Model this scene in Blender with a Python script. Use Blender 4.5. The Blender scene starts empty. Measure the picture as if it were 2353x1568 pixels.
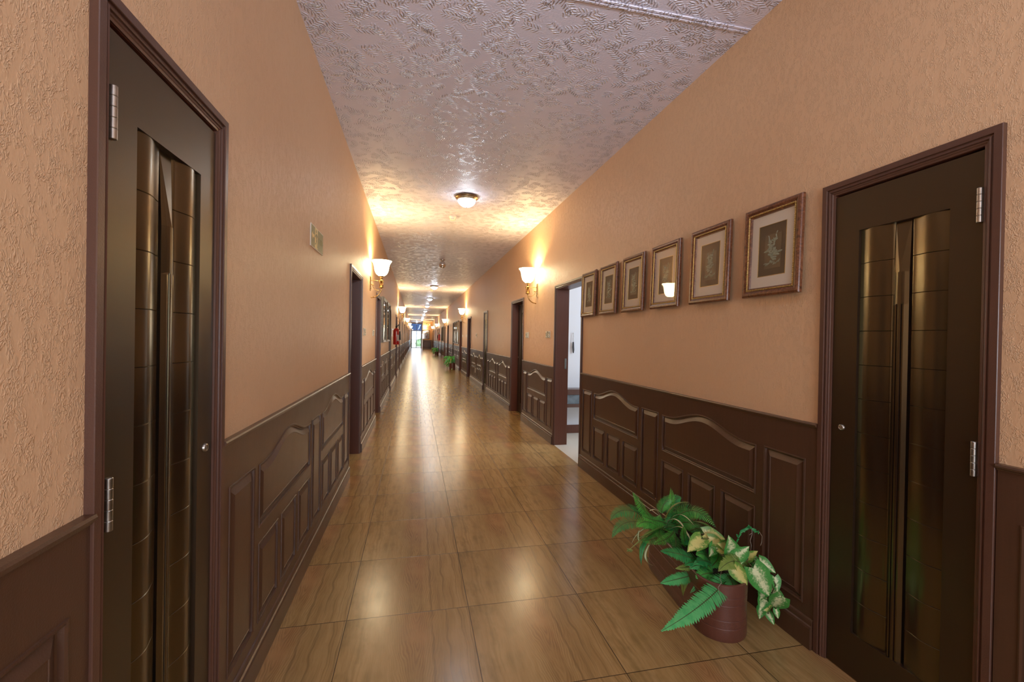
import bpy, bmesh, math, random
from mathutils import Vector, Matrix
random.seed(11)
PI = math.pi
sc = bpy.context.scene
COL = sc.collection
XL, XR, CH, HC = -0.65, 1.83, 3.2, 1.42       # left wall, right wall, ceiling height, camera height
YB, YE, YN = -3.0, 51.0, 56.0                 # back wall, end wall on the right, glass doors
WT = 0.17                                     # wall thickness

# ------------------------------------------------------------------ camera
F_, YAW, PITCH, ROLL = 1000.0, 0.2178, 0.00625, 0.0177
def mat3(r): return Matrix(r)
B0 = Matrix(((1,0,0),(0,0,-1),(0,1,0)))
c,s = math.cos(YAW), math.sin(YAW); Ry = Matrix(((c,0,-s),(0,1,0),(s,0,c)))
c,s = math.cos(PITCH), math.sin(PITCH); Rp = Matrix(((1,0,0),(0,c,-s),(0,s,c)))
c,s = math.cos(ROLL), math.sin(ROLL); Rr = Matrix(((c,-s,0),(s,c,0),(0,0,1)))
CM = Rr @ Rp @ Ry @ B0
cam = bpy.data.objects.new('camera', bpy.data.cameras.new('camera'))
COL.objects.link(cam)
cam.data.sensor_width = 36; cam.data.lens = 36*F_/2353; cam.data.clip_start = 0.02; cam.data.clip_end = 300
r, d, f = Vector(CM[0]), Vector(CM[1]), Vector(CM[2])
mw = Matrix.Identity(4)
for i in range(3):
    mw[i][0], mw[i][1], mw[i][2] = r[i], -d[i], -f[i]
mw[2][3] = HC
cam.matrix_world = mw
sc.camera = cam
def ray(u, v): return CM.transposed() @ Vector(((u-1176.5)/F_, (v-784)/F_, 1))
def at_y(u, v, y):
    q = ray(u, v); return q*(y/q.y) + Vector((0,0,HC))
def at_x(u, v, x):
    q = ray(u, v); return q*(x/q.x) + Vector((0,0,HC))

# ------------------------------------------------------------------ materials
def lin(r, g, b):
    f = lambda c: c/12.92 if c <= .04045 else ((c+.055)/1.055)**2.4
    return (f(r/255), f(g/255), f(b/255), 1)
class NT:
    def __init__(s, name):
        s.m = bpy.data.materials.new(name); s.m.use_nodes = True
        s.t = s.m.node_tree; s.t.nodes.clear()
        s.out = s.n('ShaderNodeOutputMaterial')
    def n(s, typ, **kw):
        x = s.t.nodes.new(typ)
        for k, v in kw.items():
            setattr(x, k, v)
        return x
    def put(s, sock, v):
        if hasattr(v, 'is_output') or isinstance(v, bpy.types.NodeSocket): s.t.links.new(v, sock)
        else: sock.default_value = v
    def math(s, op, a, b=0.0, c=0.0, clamp=False):
        x = s.n('ShaderNodeMath', operation=op, use_clamp=clamp)
        s.put(x.inputs[0], a); s.put(x.inputs[1], b)
        if op in ('MULTIPLY_ADD', 'SMOOTH_MIN', 'SMOOTH_MAX', 'WRAP'): s.put(x.inputs[2], c)
        return x.outputs[0]
    def smooth(s, x, lo, hi):
        m = s.n('ShaderNodeMapRange', interpolation_type='SMOOTHSTEP')
        s.put(m.inputs[0], x); m.inputs[1].default_value = lo; m.inputs[2].default_value = hi
        return m.outputs[0]
    def comb(s, x, y, z):
        c = s.n('ShaderNodeCombineXYZ')
        for i, v in enumerate((x, y, z)): s.put(c.inputs[i], v)
        return c.outputs[0]
    def sep(s, v):
        c = s.n('ShaderNodeSeparateXYZ'); s.put(c.inputs[0], v); return c.outputs
    def vmul(s, v, k):
        x = s.n('ShaderNodeVectorMath', operation='MULTIPLY'); s.put(x.inputs[0], v); x.inputs[1].default_value = k
        return x.outputs[0]
    def vop(s, op, a, b):
        x = s.n('ShaderNodeVectorMath', operation=op); s.put(x.inputs[0], a); s.put(x.inputs[1], b)
        return x.outputs[0]
    def noise(s, v, scale, detail=3, rough=.5, dist=0, typ=None):
        x = s.n('ShaderNodeTexNoise')
        if typ: x.noise_type = typ
        s.put(x.inputs['Vector'], v); s.put(x.inputs['Scale'], scale); x.inputs['Detail'].default_value = detail
        x.inputs['Roughness'].default_value = rough; x.inputs['Distortion'].default_value = dist
        return x.outputs[0]
    def mix(s, fac, a, b, mode='MIX'):
        x = s.n('ShaderNodeMix', data_type='RGBA', blend_type=mode)
        s.put(x.inputs[0], fac); s.put(x.inputs[6], a); s.put(x.inputs[7], b)
        return x.outputs[2]
    def ramp(s, fac, stops):
        x = s.n('ShaderNodeValToRGB'); s.put(x.inputs[0], fac)
        e = x.color_ramp.elements
        while len(e) < len(stops): e.new(.5)
        for i, (p, c) in enumerate(stops): e[i].position = p; e[i].color = c
        return x.outputs[0]
    def bump(s, h, dist=.01, strength=1.0, normal=None):
        x = s.n('ShaderNodeBump'); s.put(x.inputs['Height'], h)
        x.inputs['Distance'].default_value = dist; x.inputs['Strength'].default_value = strength
        if normal is not None: s.put(x.inputs['Normal'], normal)
        return x.outputs[0]
    def pos(s, obj=False):
        return s.n('ShaderNodeTexCoord').outputs['Object'] if obj else s.n('ShaderNodeNewGeometry').outputs['Position']
    def bsdf(s, color, rough=.5, metal=0, spec=.5, normal=None, emit=None, es=0, coat=0, sub=0, trans=0):
        b = s.n('ShaderNodeBsdfPrincipled')
        s.put(b.inputs['Base Color'], color); s.put(b.inputs['Roughness'], rough); s.put(b.inputs['Metallic'], metal)
        s.put(b.inputs['Specular IOR Level'], spec)
        if normal is not None: s.put(b.inputs['Normal'], normal)
        if emit is not None:
            s.put(b.inputs['Emission Color'], emit); b.inputs['Emission Strength'].default_value = es
        b.inputs['Coat Weight'].default_value = coat; b.inputs['Coat Roughness'].default_value = .08
        s.t.links.new(b.outputs[0], s.out.inputs[0])
        return b

def plain(name, col, rough=.5, metal=0, spec=.5, bumps=None, vary=.0, coat=0):
    n = NT(name); p = n.pos(True); color = col
    if vary:
        k = n.noise(p, 9, 3)
        dark = tuple(x*(1-vary) for x in col[:3])+(1,)
        color = n.mix(n.smooth(k, .3, .7), dark, col)
    nor = n.bump(n.noise(p, bumps[0], 3), bumps[1]) if bumps else None
    n.bsdf(color, rough, metal, spec, nor, coat=coat)
    return n.m
def glow(name, col, strength, edge=None):
    n = NT(name); e = n.n('ShaderNodeEmission')
    if edge:
        lw = n.n('ShaderNodeLayerWeight'); lw.inputs[0].default_value = .35
        n.put(e.inputs[0], n.mix(lw.outputs['Facing'], col, edge))
    else: n.put(e.inputs[0], col)
    e.inputs[1].default_value = strength
    n.t.links.new(e.outputs[0], n.out.inputs[0])
    return n.m

def wall_mat(name, col_a, col_b):
    n = NT(name); p = n.pos()
    q = n.vmul(p, (1, 1, .62))
    warp = n.n('ShaderNodeTexNoise'); n.put(warp.inputs['Vector'], q); warp.inputs['Scale'].default_value = 16
    wq = n.vop('ADD', q, n.vmul(warp.outputs[1], (.035, .035, .035)))
    a = n.noise(wq, 165, 1.5, .5, .5)
    ridge = n.math('SUBTRACT', 1, n.math('MULTIPLY', n.math('ABSOLUTE', n.math('SUBTRACT', a, .5)), 9), clamp=True)
    ridge = n.math('MAXIMUM', ridge, 0)
    ridge = n.math('MULTIPLY', ridge, n.smooth(n.noise(q, 50, 2), .38, .58))
    fine = n.noise(q, 130, 3)
    h = n.math('ADD', ridge, n.math('MULTIPLY', fine, .5))
    h = n.math('ADD', h, n.math('MULTIPLY', n.noise(q, 30, 2), .6))
    nor = n.bump(h, .0015, .8)
    col = n.mix(n.noise(p, 2.2, 3), col_a, col_b)
    n.bsdf(col, .48, 0, .4, nor)
    return n.m

def ceiling_mat():
    n = NT('ceiling_plaster'); p = n.pos(); x, y, z = n.sep(p)
    base = n.comb(x, y, 0)
    hs = []
    for k, (S, N) in enumerate(((6.5, 9), (8, 11), (10, 10))):
        off = n.vop('ADD', base, (3.7*k, 1.9*k, 0))
        v = n.n('ShaderNodeTexVoronoi', voronoi_dimensions='2D'); n.put(v.inputs['Vector'], off); v.inputs['Scale'].default_value = S
        dlt = n.vop('SUBTRACT', off, v.outputs['Position'])
        dx, dy, _ = n.sep(dlt)
        cr = n.sep(v.outputs['Color'])
        th = n.math('MULTIPLY', cr[0], 2*PI)
        cth, sth = n.math('COSINE', th), n.math('SINE', th)
        a = n.math('ADD', n.math('MULTIPLY', dx, cth), n.math('MULTIPLY', dy, sth))
        b = n.math('SUBTRACT', n.math('MULTIPLY', dy, cth), n.math('MULTIPLY', dx, sth))
        # herringbone strokes: the stripes lean away from the spine of each dab, on both sides
        ab = n.math('ABSOLUTE', b)
        ph = n.math('ADD', n.math('MULTIPLY', a, 2*PI*46), n.math('MULTIPLY', ab, -2*PI*32))
        wob = n.math('MULTIPLY', n.noise(off, 34, 1), 6.0)
        st = n.math('SINE', n.math('ADD', ph, wob))
        st = n.math('POWER', n.math('MAXIMUM', n.math('MULTIPLY_ADD', st, .56, .44), 0), 2.6)
        r_ = n.math('MULTIPLY', v.outputs['Distance'], 1.0)
        mask = n.math('SUBTRACT', 1, n.smooth(r_, .30, .52))
        spine = n.math('MULTIPLY', n.smooth(ab, .001, .006), n.math('SUBTRACT', 1, n.smooth(ab, .022, .036)))
        hs.append(n.math('MULTIPLY', n.math('MULTIPLY', st, mask), n.math('MULTIPLY', spine, n.smooth(cr[1], .12, .3))))
    h = n.math('MAXIMUM', n.math('MAXIMUM', hs[0], hs[1]), hs[2])
    patch = n.smooth(n.noise(base, 4.2, 2.5), .30, .54)
    h = n.math('MULTIPLY', h, n.math('MULTIPLY_ADD', patch, .92, .08))
    rough = n.math('MULTIPLY_ADD', n.smooth(h, .05, .4), -.28, .54)
    h = n.math('ADD', h, n.math('MULTIPLY', n.noise(base, 90, 3), .16))
    nor = n.bump(h, .0095, 1.0)
    n.bsdf(lin(224, 218, 232), rough, 0, .6, nor)
    return n.m

def floor_mat():
    n = NT('wood_look_tile'); x, y, z = n.sep(n.pos())
    tx = n.math('DIVIDE', n.math('SUBTRACT', x, .293), .607); ty = n.math('DIVIDE', n.math('SUBTRACT', y, 2.278), .587)
    u, v = n.math('FRACT', tx), n.math('FRACT', ty)
    iu, iv = n.math('FLOOR', tx), n.math('FLOOR', ty)
    wn = n.n('ShaderNodeTexWhiteNoise', noise_dimensions='2D'); n.put(wn.inputs[0], n.comb(iu, iv, 0))
    rnd = wn.outputs[0]
    # every tile carries the same print: olive blotches, a cathedral pointing down the corridor, then straight dark lines
    warp = n.noise(n.comb(n.math('MULTIPLY', u, 2.6), n.math('MULTIPLY', v, 1.3), 0), 2.0, 2)
    warp2 = n.noise(n.comb(n.math('MULTIPLY', u, 8), n.math('MULTIPLY', v, 5), 4), 2.0, 3)
    wu = n.math('ADD', u, n.math('MULTIPLY', n.math('SUBTRACT', warp, .5), .09))
    du = n.math('SUBTRACT', wu, .56)
    ad = n.math('ABSOLUTE', du)
    par = n.math('SQRT', n.math('ADD', n.math('MULTIPLY', n.math('MULTIPLY', du, du), 7.0), .0015))
    cath = n.math('ADD', n.math('SUBTRACT', par, n.math('MULTIPLY', v, .34)), n.math('MULTIPLY', warp2, .035))
    rings = n.math('MULTIPLY_ADD', n.math('SINE', n.math('MULTIPLY', cath, 135)), .5, .5)
    rings = n.math('MULTIPLY', n.math('MULTIPLY', rings, n.smooth(ad, .27, .05)), n.smooth(n.noise(n.comb(n.math('MULTIPLY', u, 3), n.math('MULTIPLY', v, 2.4), 9), 2, 2), .25, .6))
    ln = n.noise(n.comb(n.math('MULTIPLY', wu, 34), n.math('MULTIPLY', v, .5), 2), 1.0, 2, .5)
    ln = n.math('MULTIPLY', n.smooth(ln, .50, .68), n.math('ADD', n.smooth(u, .60, .72), n.math('MULTIPLY', n.smooth(u, .38, .1), .55)))
    streak = n.noise(n.comb(n.math('MULTIPLY', wu, 11), n.math('MULTIPLY', v, .7), 6), 1.4, 4, .6)
    pore = n.noise(n.comb(n.math('MULTIPLY', u, 150), n.math('MULTIPLY', v, 6), 0), 1.2, 2, .6)
    blot = n.noise(n.comb(n.math('MULTIPLY', u, 5), n.math('MULTIPLY', v, 2.2), 11), 1.6, 3, .6)
    col = n.ramp(streak, [(.28, lin(146, 117, 72)), (.5, lin(166, 135, 85)), (.72, lin(180, 149, 97))])
    col = n.mix(n.math('MULTIPLY', n.math('MULTIPLY', n.smooth(blot, .42, .66), n.smooth(u, .55, .1)), .38), col, lin(94, 82, 44))
    col = n.mix(n.math('MULTIPLY', n.math('MULTIPLY', n.smooth(ad, .20, .02), n.smooth(v, .10, .75)), .48), col, lin(168, 116, 78))
    col = n.mix(n.math('MULTIPLY', rings, .40), col, lin(92, 66, 38))
    col = n.mix(n.math('MULTIPLY', ln, .46, clamp=True), col, lin(76, 60, 34))
    col = n.mix(n.math('MULTIPLY', n.smooth(pore, .5, .72), .30), col, lin(108, 84, 48))
    col = n.mix(n.math('MULTIPLY', rnd, .14), col, lin(108, 88, 54))
    eu = n.math('MULTIPLY', n.math('MINIMUM', u, n.math('SUBTRACT', 1, u)), .607)
    ev = n.math('MULTIPLY', n.math('MINIMUM', v, n.math('SUBTRACT', 1, v)), .587)
    e = n.math('MINIMUM', eu, ev)
    joint = n.math('SUBTRACT', 1, n.smooth(e, .0014, .0027))
    col = n.mix(n.math('MULTIPLY', joint, .9), col, lin(44, 34, 24))
    h = n.math('MULTIPLY', joint, -1)
    h = n.math('ADD', h, n.math('MULTIPLY', n.noise(n.pos(), 3.0, 1), .6))
    nor = n.bump(h, .0012, .55)
    rough = n.math('MULTIPLY_ADD', n.noise(n.pos(), 5, 3), .08, .18)
    n.bsdf(col, rough, 0, .38, nor)
    return n.m

def wood_mat(name, col, rough, spec=.5, bumpd=.0006, vary=.35):
    n = NT(name); p = n.pos(); q = n.vmul(p, (60, 60, 3))
    g = n.noise(q, 1, 4, .6)
    d_ = tuple(c*(1-vary) for c in col[:3])+(1,)
    cc = n.mix(g, d_, col)
    rg = n.math('MULTIPLY_ADD', n.noise(p, 7, 3), .12, rough-.06) if spec < .8 else rough
    n.bsdf(cc, rg, 0, spec, n.bump(n.noise(p, 260, 2), bumpd, .6))
    b = [q for q in n.t.nodes if q.type == 'BSDF_PRINCIPLED'][0]
    if spec >= .8:
        b.inputs['IOR'].default_value = 1.68 if spec > .85 else 1.52; b.inputs['Specular Tint'].default_value = (1, .86, .50, 1)
    return n.m

def burl_mat():
    n = NT('burl_frame'); p = n.pos()
    k = n.noise(p, 55, 5, .65, 1.2)
    col = n.ramp(k, [(.3, lin(46, 24, 15)), (.5, lin(104, 60, 36)), (.72, lin(142, 92, 64))])
    n.bsdf(col, .28, 0, .6, n.bump(k, .0006, .5))
    return n.m
def burnish(name, c1, c2, rough, metal=1, sc_=40):
    n = NT(name); k = n.noise(n.pos(), sc_, 3)
    n.bsdf(n.mix(k, c1, c2), n.math('MULTIPLY_ADD', k, .15, rough), metal)
    return n.m
def glass_mat(name, tint=(1,1,1,1), refl=1.0, rough=.01):
    n = NT(name); t = n.n('ShaderNodeBsdfTransparent'); t.inputs[0].default_value = tint
    g = n.n('ShaderNodeBsdfGlossy'); g.inputs['Roughness'].default_value = rough
    ge = n.n('ShaderNodeNewGeometry')
    dt = n.n('ShaderNodeVectorMath', operation='DOT_PRODUCT'); n.put(dt.inputs[0], ge.outputs['Normal']); n.put(dt.inputs[1], ge.outputs['Incoming'])
    fr = n.math('MULTIPLY_ADD', n.math('POWER', n.math('SUBTRACT', 1, n.math('ABSOLUTE', dt.outputs['Value'])), 5), .95, .045)
    m = n.n('ShaderNodeMixShader'); n.put(m.inputs[0], n.math('MULTIPLY', fr, refl, clamp=True))
    n.t.links.new(t.outputs[0], m.inputs[1]); n.t.links.new(g.outputs[0], m.inputs[2])
    n.t.links.new(m.outputs[0], n.out.inputs[0])
    return n.m
def leaf_mat(name, c1, c2, sc_=28, rough=.42):
    n = NT(name); p = n.pos(); k = n.noise(p, sc_, 3, .6)
    col = n.mix(n.smooth(k, .35, .65), c1, c2)
    b = n.bsdf(col, rough, 0, .45, n.bump(n.noise(p, 120, 2), .0012, .6))
    tr = n.n('ShaderNodeBsdfTranslucent'); n.put(tr.inputs[0], col)
    m = n.n('ShaderNodeMixShader'); m.inputs[0].default_value = .22
    n.t.links.new(b.outputs[0], m.inputs[1]); n.t.links.new(tr.outputs[0], m.inputs[2])
    n.t.links.new(m.outputs[0], n.out.inputs[0])
    return n.m
def attr_leaf(name, green, pale, thresh, sc_):
    # variegated leaf: UV u runs across, v along; pale along the midrib
    n = NT(name); uv = n.n('ShaderNodeTexCoord').outputs['UV']; u, v, _ = n.sep(uv)
    mid = n.math('ABSOLUTE', n.math('SUBTRACT', u, .5))
    k = n.noise(n.pos(), sc_, 3, .65, .5)
    w = n.math('ADD', mid, n.math('MULTIPLY', n.math('SUBTRACT', k, .5), .9))
    fac = n.smooth(w, thresh+.17, thresh-.15)
    k2 = n.noise(n.pos(), 14, 2)
    g2 = n.mix(k2, green, tuple(c*.7 for c in green[:3])+(1,))
    col = n.mix(fac, g2, pale)
    n.bsdf(col, .4, 0, .5, n.bump(k, .002, .5))
    return n.m

M = {}
M['wall_l'] = wall_mat('peach_stucco', lin(218, 177, 135), lin(224, 185, 144))
M['white'] = plain('white_paint', lin(225, 228, 235), .6, bumps=(60, .0006))
M['ceil'] = ceiling_mat()
M['floor'] = floor_mat()
M['wains'] = wood_mat('walnut_panelling', lin(84, 58, 43), .32, .5)
M['casing'] = wood_mat('walnut_casing', lin(92, 62, 50), .34, .5)
M['jamb'] = wood_mat('red_brown_jamb', lin(96, 52, 34), .40, .4)
M['leaf'] = wood_mat('espresso_door', lin(34, 23, 18), .38, .8, .0001, .15)
M['flute'] = wood_mat('espresso_flutes', lin(26, 17, 13), .25, .9, .0001, .15)
M['steel'] = burnish('brushed_steel', lin(150, 148, 140), lin(205, 203, 196), .24)
M['brass'] = burnish('aged_brass', lin(150, 112, 60), lin(215, 178, 112), .18)
M['gold'] = burnish('gold_leaf', lin(150, 118, 58), lin(225, 198, 128), .30, 1, 120)
M['bronze'] = burnish('bronze_ring', lin(110, 86, 58), lin(150, 122, 84), .25)
M['chrome'] = burnish('chrome', lin(205, 205, 208), lin(235, 235, 238), .06)
M['nickel'] = burnish('satin_nickel', lin(190, 180, 160), lin(225, 214, 190), .3)
M['burl'] = burl_mat()
M['mat'] = plain('cream_mat', lin(226, 218, 198), .8, bumps=(300, .0003))
M['art'] = plain('umber_art', lin(74, 58, 30), .6, vary=.25)
M['plate'] = plain('art_plate', lin(92, 78, 48), .45, vary=.35)
M['relief'] = burnish('pale_relief', lin(96, 110, 92), lin(176, 190, 168), .38, .35, 90)
M['black'] = plain('black_backing', lin(24, 22, 20), .7)
M['glass'] = glass_mat('picture_glass', refl=1.25)
M['pane'] = glass_mat('door_glass', (.97, .99, 1, 1), .9)
M['blue_pane'] = glass_mat('transom_glass', (.13, .19, .30, 1), .9)
M['shade'] = glow('sconce_shade', (1, .80, .46, 1), 34, (1, .70, .34, 1))
M['dome'] = glow('lamp_dome', (.80, .90, 1, 1), 36)
M['red'] = plain('red_enamel', lin(178, 30, 30), .28, coat=.6)
M['rubber'] = plain('black_rubber', lin(26, 26, 28), .5)
M['label_w'] = plain('paper_label', lin(200, 190, 185), .6)
M['plastic'] = plain('white_plastic', lin(235, 228, 212), .4)
M['dplastic'] = plain('grey_plastic', lin(90, 88, 84), .5)
M['sign'] = plain('sign_green', lin(120, 126, 74), .38)
M['sign_l'] = plain('sign_pale', lin(232, 212, 138), .45)
M['sign_t'] = plain('sign_faint', lin(146, 146, 102), .45)
M['granite'] = plain('grey_granite', lin(112, 124, 132), .35, vary=.5)
M['wtile'] = plain('pale_floor_tile', lin(214, 206, 190), .25)
M['pot'] = wood_mat('red_brown_planter', lin(104, 62, 50), .34, .5, .0012, .3)
M['soil'] = plain('soil', lin(40, 30, 22), .95, bumps=(60, .01))
M['fern'] = leaf_mat('fern_mid', lin(66, 164, 78), lin(98, 192, 86))
M['fern_d'] = leaf_mat('fern_deep', lin(50, 148, 82), lin(68, 166, 86))
M['fern_b'] = leaf_mat('fern_bright', lin(90, 204, 78), lin(122, 220, 96))
M['fern_y'] = leaf_mat('fern_olive', lin(130, 160, 72), lin(150, 172, 88))
M['fern_bl'] = leaf_mat('fern_blue', lin(80, 190, 110), lin(104, 206, 124))
M['stem'] = plain('leaf_stem', lin(74, 84, 42), .5)
M['strap'] = attr_leaf('strap_leaf', lin(58, 120, 52), lin(214, 214, 168), .30, 3)
M['strap2'] = attr_leaf('strap_leaf_green_centre', lin(150, 160, 84), lin(70, 128, 50), .22, 3)
M['pothos'] = attr_leaf('pothos_leaf', lin(72, 160, 70), lin(222, 232, 180), .15, 85)
M['pothos_y'] = attr_leaf('pothos_yellow', lin(104, 160, 64), lin(210, 206, 122), .26, 60)
M['twig'] = plain('dry_twig', lin(150, 140, 124), .8)
M['grass'] = plain('outdoor_ground', lin(190, 205, 180), .9, vary=.2)
M['bush'] = leaf_mat('outdoor_hedge', lin(120, 160, 110), lin(170, 200, 150), 6)
M['alu'] = plain('door_aluminium', lin(112, 124, 150), .4, .3)
M['bluefab'] = plain('dark_fob', lin(52, 46, 44), .5)

# ------------------------------------------------------------------ mesh helpers
def link(name, bm, m, parent=None, smooth=False, loc=None, sharp=None):
    me = bpy.data.meshes.new(name); bmesh.ops.recalc_face_normals(bm, faces=bm.faces)
    if smooth:
        for f in bm.faces: f.smooth = True
    bm.to_mesh(me); bm.free()
    if sharp: me.set_sharp_from_angle(angle=math.radians(sharp))
    for x in (m if isinstance(m, (list, tuple)) else [m]): me.materials.append(M[x])
    o = bpy.data.objects.new(name, me); COL.objects.link(o)
    if parent is not None: o.parent = parent
    if loc is not None: o.location = loc
    return o
def tag(o, label, cat, group=None, kind=None):
    o['label'] = label; o['category'] = cat
    if group: o['group'] = group
    if kind: o['kind'] = kind
    return o
def thing(name, label, cat, loc=(0,0,0), rz=0, group=None, kind=None):
    o = bpy.data.objects.new(name, None); COL.objects.link(o); o.empty_display_size = .1
    o.location = loc; o.rotation_euler = (0, 0, rz)
    return tag(o, label, cat, group, kind)
def dup(o, loc=None, rz=None, label=None, parent=None):
    c = o.copy(); COL.objects.link(c)
    if parent is not None: c.parent = parent
    if loc is not None: c.location = loc
    if rz is not None: c.rotation_euler = (0, 0, rz)
    if label: c['label'] = label
    for ch in list(o.children): dup(ch, parent=c)
    return c
def box(bm, x0, x1, y0, y1, z0, z1, bev=0, mi=0):
    vs = [bm.verts.new((x, y, z)) for x in (x0, x1) for y in (y0, y1) for z in (z0, z1)]
    fs = []
    for q in ((0,1,3,2),(4,6,7,5),(0,4,5,1),(2,3,7,6),(0,2,6,4),(1,5,7,3)):
        f = bm.faces.new([vs[i] for i in q]); f.material_index = mi; fs.append(f)
    if bev:
        bmesh.ops.recalc_face_normals(bm, faces=fs)
        es = list({e for f in fs for e in f.edges})
        rr = bmesh.ops.bevel(bm, geom=es, offset=bev, segments=2, affect='EDGES', profile=.6)
        for f in rr['faces']: f.material_index = mi
def lathe(bm, prof, seg=24, ctr=(0,0,0), axis='z', mi=0, smooth=True):
    rings = []
    for r_, z_ in prof:
        if r_ < 1e-6:
            p = (0, 0, z_); rings.append([bm.verts.new(_ax(p, ctr, axis))])
        else:
            rings.append([bm.verts.new(_ax((r_*math.cos(2*PI*i/seg), r_*math.sin(2*PI*i/seg), z_), ctr, axis)) for i in range(seg)])
    for a, b in zip(rings, rings[1:]):
        for i in range(seg):
            j = (i+1) % seg
            if len(a) == 1 and len(b) == 1: continue
            if len(a) == 1: f = bm.faces.new((a[0], b[j], b[i]))
            elif len(b) == 1: f = bm.faces.new((a[i], a[j], b[0]))
            else: f = bm.faces.new((a[i], a[j], b[j], b[i]))
            f.material_index = mi; f.smooth = smooth
    return rings
def _ax(p, c, axis):
    x, y, z = p
    if axis == 'x': x, y, z = z, x, y
    elif axis == 'y': x, y, z = x, z, y
    return (x+c[0], y+c[1], z+c[2])
def tube(bm, pts, rad, seg=8, mi=0, cap=True):
    pts = [Vector(p) for p in pts]; rings = []
    up = Vector((0.13, 0.31, .94)).normalized()
    n = len(pts); prev = None
    for i, p in enumerate(pts):
        t = (pts[min(i+1, n-1)]-pts[max(i-1, 0)]).normalized()
        a = (prev - t*prev.dot(t)) if prev is not None else t.cross(up)
        if a.length < 1e-5: a = t.orthogonal()
        a.normalize(); prev = a; b = t.cross(a)
        R_ = rad[i] if isinstance(rad, (list, tuple)) else rad
        rings.append([bm.verts.new(p + (a*math.cos(2*PI*k/seg) + b*math.sin(2*PI*k/seg))*R_) for k in range(seg)])
    for A, Bq in zip(rings, rings[1:]):
        for k in range(seg):
            f = bm.faces.new((A[k], A[(k+1) % seg], Bq[(k+1) % seg], Bq[k])); f.smooth = True; f.material_index = mi
    if cap:
        for q in (rings[0], rings[-1]):
            f = bm.faces.new(q); f.material_index = mi
def arc(c, r_, a0, a1, n=12, plane='xz', y=0):
    return [(c[0]+r_*math.cos(a0+(a1-a0)*i/n), y, c[1]+r_*math.sin(a0+(a1-a0)*i/n)) for i in range(n+1)]
def loops(bm, ls, closed=True, mi=0, smooth=False):
    vs = [[bm.verts.new(p) for p in l] for l in ls]
    for a, b in zip(vs, vs[1:]):
        n = len(a)
        for i in range(n if closed else n-1):
            j = (i+1) % n
            f = bm.faces.new((a[i], a[j], b[j], b[i])); f.material_index = mi; f.smooth = smooth
    return vs
def poly_prism(bm, pts, x0, x1, mi=0):
    a = [bm.verts.new((x0, y, z)) for y, z in pts]; b = [bm.verts.new((x1, y, z)) for y, z in pts]
    for q in (a, b):
        f = bm.faces.new(q); f.material_index = mi
    n = len(pts)
    for i in range(n):
        f = bm.faces.new((a[i], a[(i+1) % n], b[(i+1) % n], b[i])); f.material_index = mi
def bm_(): return bmesh.new()
ORD = ['nearest', 'second', 'third', 'fourth', 'fifth', 'sixth', 'seventh', 'eighth', 'ninth', 'tenth', 'eleventh', 'twelfth', 'thirteenth', 'fourteenth', 'fifteenth', 'sixteenth', 'seventeenth', 'eighteenth', 'nineteenth', 'twentieth']

# ------------------------------------------------------------------ layout (y0, y1, type) of the openings along both walls
W_D = .66
L_open = [(1.042, 1.662, 'duct'), (4.58, 5.54, 'room'), (7.48, 8.42, 'room'), (11.20, 11.82, 'duct'), (14.76, 15.72, 'room'), (17.65, 18.59, 'room')]
R_open = [(1.018, 1.652, 'duct'), (4.595, 5.595, 'open'), (7.34, 8.31, 'room'), (11.22, 11.854, 'duct'), (14.70, 15.67, 'room'), (17.60, 18.57, 'room')]
for k in range(2, 5):
    b = 10.15*k
    L_open += [(b+1.05, b+1.67, 'duct'), (b+4.58, b+5.54, 'room'), (b+7.45, b+8.39, 'room')]
    R_open += [(b+1.15, b+1.784, 'duct'), (b+4.60, b+5.57, 'room'), (b+7.45, b+8.42, 'room')]
ZD = 2.135

# ------------------------------------------------------------------ shell
def wall_side(name, x_in, x_out, ops, y1, label):
    bm = bm_(); y = YB; a, b = min(x_in, x_out), max(x_in, x_out)
    for (o0, o1, t) in ops:
        box(bm, a, b, y, o0+.02, 0, CH)
        box(bm, a, b, o0+.02, o1-.02, ZD-.02, CH)
        if t != 'open':
            xo = x_out - .012 if x_out > 0 else x_out + .012
            box(bm, min(x_out, xo), max(x_out, xo), o0+.02, o1-.02, 0, ZD-.02)
        y = o1-.02
    box(bm, a, b, y, y1, 0, CH)
    o = link(name, bm, 'wall_l')
    return tag(o, label, 'wall', kind='structure')
wall_side('wall_left', XL, XL-WT, L_open, YN+.2, 'long peach stucco wall on the left side of the corridor')
wall_side('wall_right', XR, XR+WT, R_open, YE+.2, 'long peach stucco wall on the right side of the corridor')
bm = bm_(); box(bm, XL-WT, XR+WT, YB, YN+.2, -.1, 0)
tag(link('floor', bm, 'floor'), 'glossy brown wood-look square floor tiles', 'floor', kind='structure')
bm = bm_(); box(bm, XL-WT, XR+WT, YB, YN+.2, CH, CH+.1)
tag(link('ceiling', bm, 'ceil'), 'mauve grey ceiling with raised crow-foot plaster texture', 'ceiling', kind='structure')
bm = bm_(); box(bm, XL-WT, XR+WT, YB-.2, YB, 0, CH)
tag(link('wall_back', bm, 'wall_l'), 'peach stucco wall behind the viewpoint', 'wall', kind='structure')
bm = bm_(); box(bm, .78, XR, YE, YE+.2, 0, CH); box(bm, .78, .98, YE+.2, YN+.2, 0, CH)
tag(link('wall_end', bm, 'wall_l'), 'short peach wall closing the right half of the far end', 'wall', kind='structure')
bm = bm_(); box(bm, XL, .78, YN, YN+.2, 3.08, CH); box(bm, XL, -.56, YN, YN+.2, 0, 3.08); box(bm, .72, .78, YN, YN+.2, 0, 3.08)
tag(link('wall_far', bm, 'wall_l'), 'strip of peach wall around the far glass doors', 'wall', kind='structure')
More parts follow.
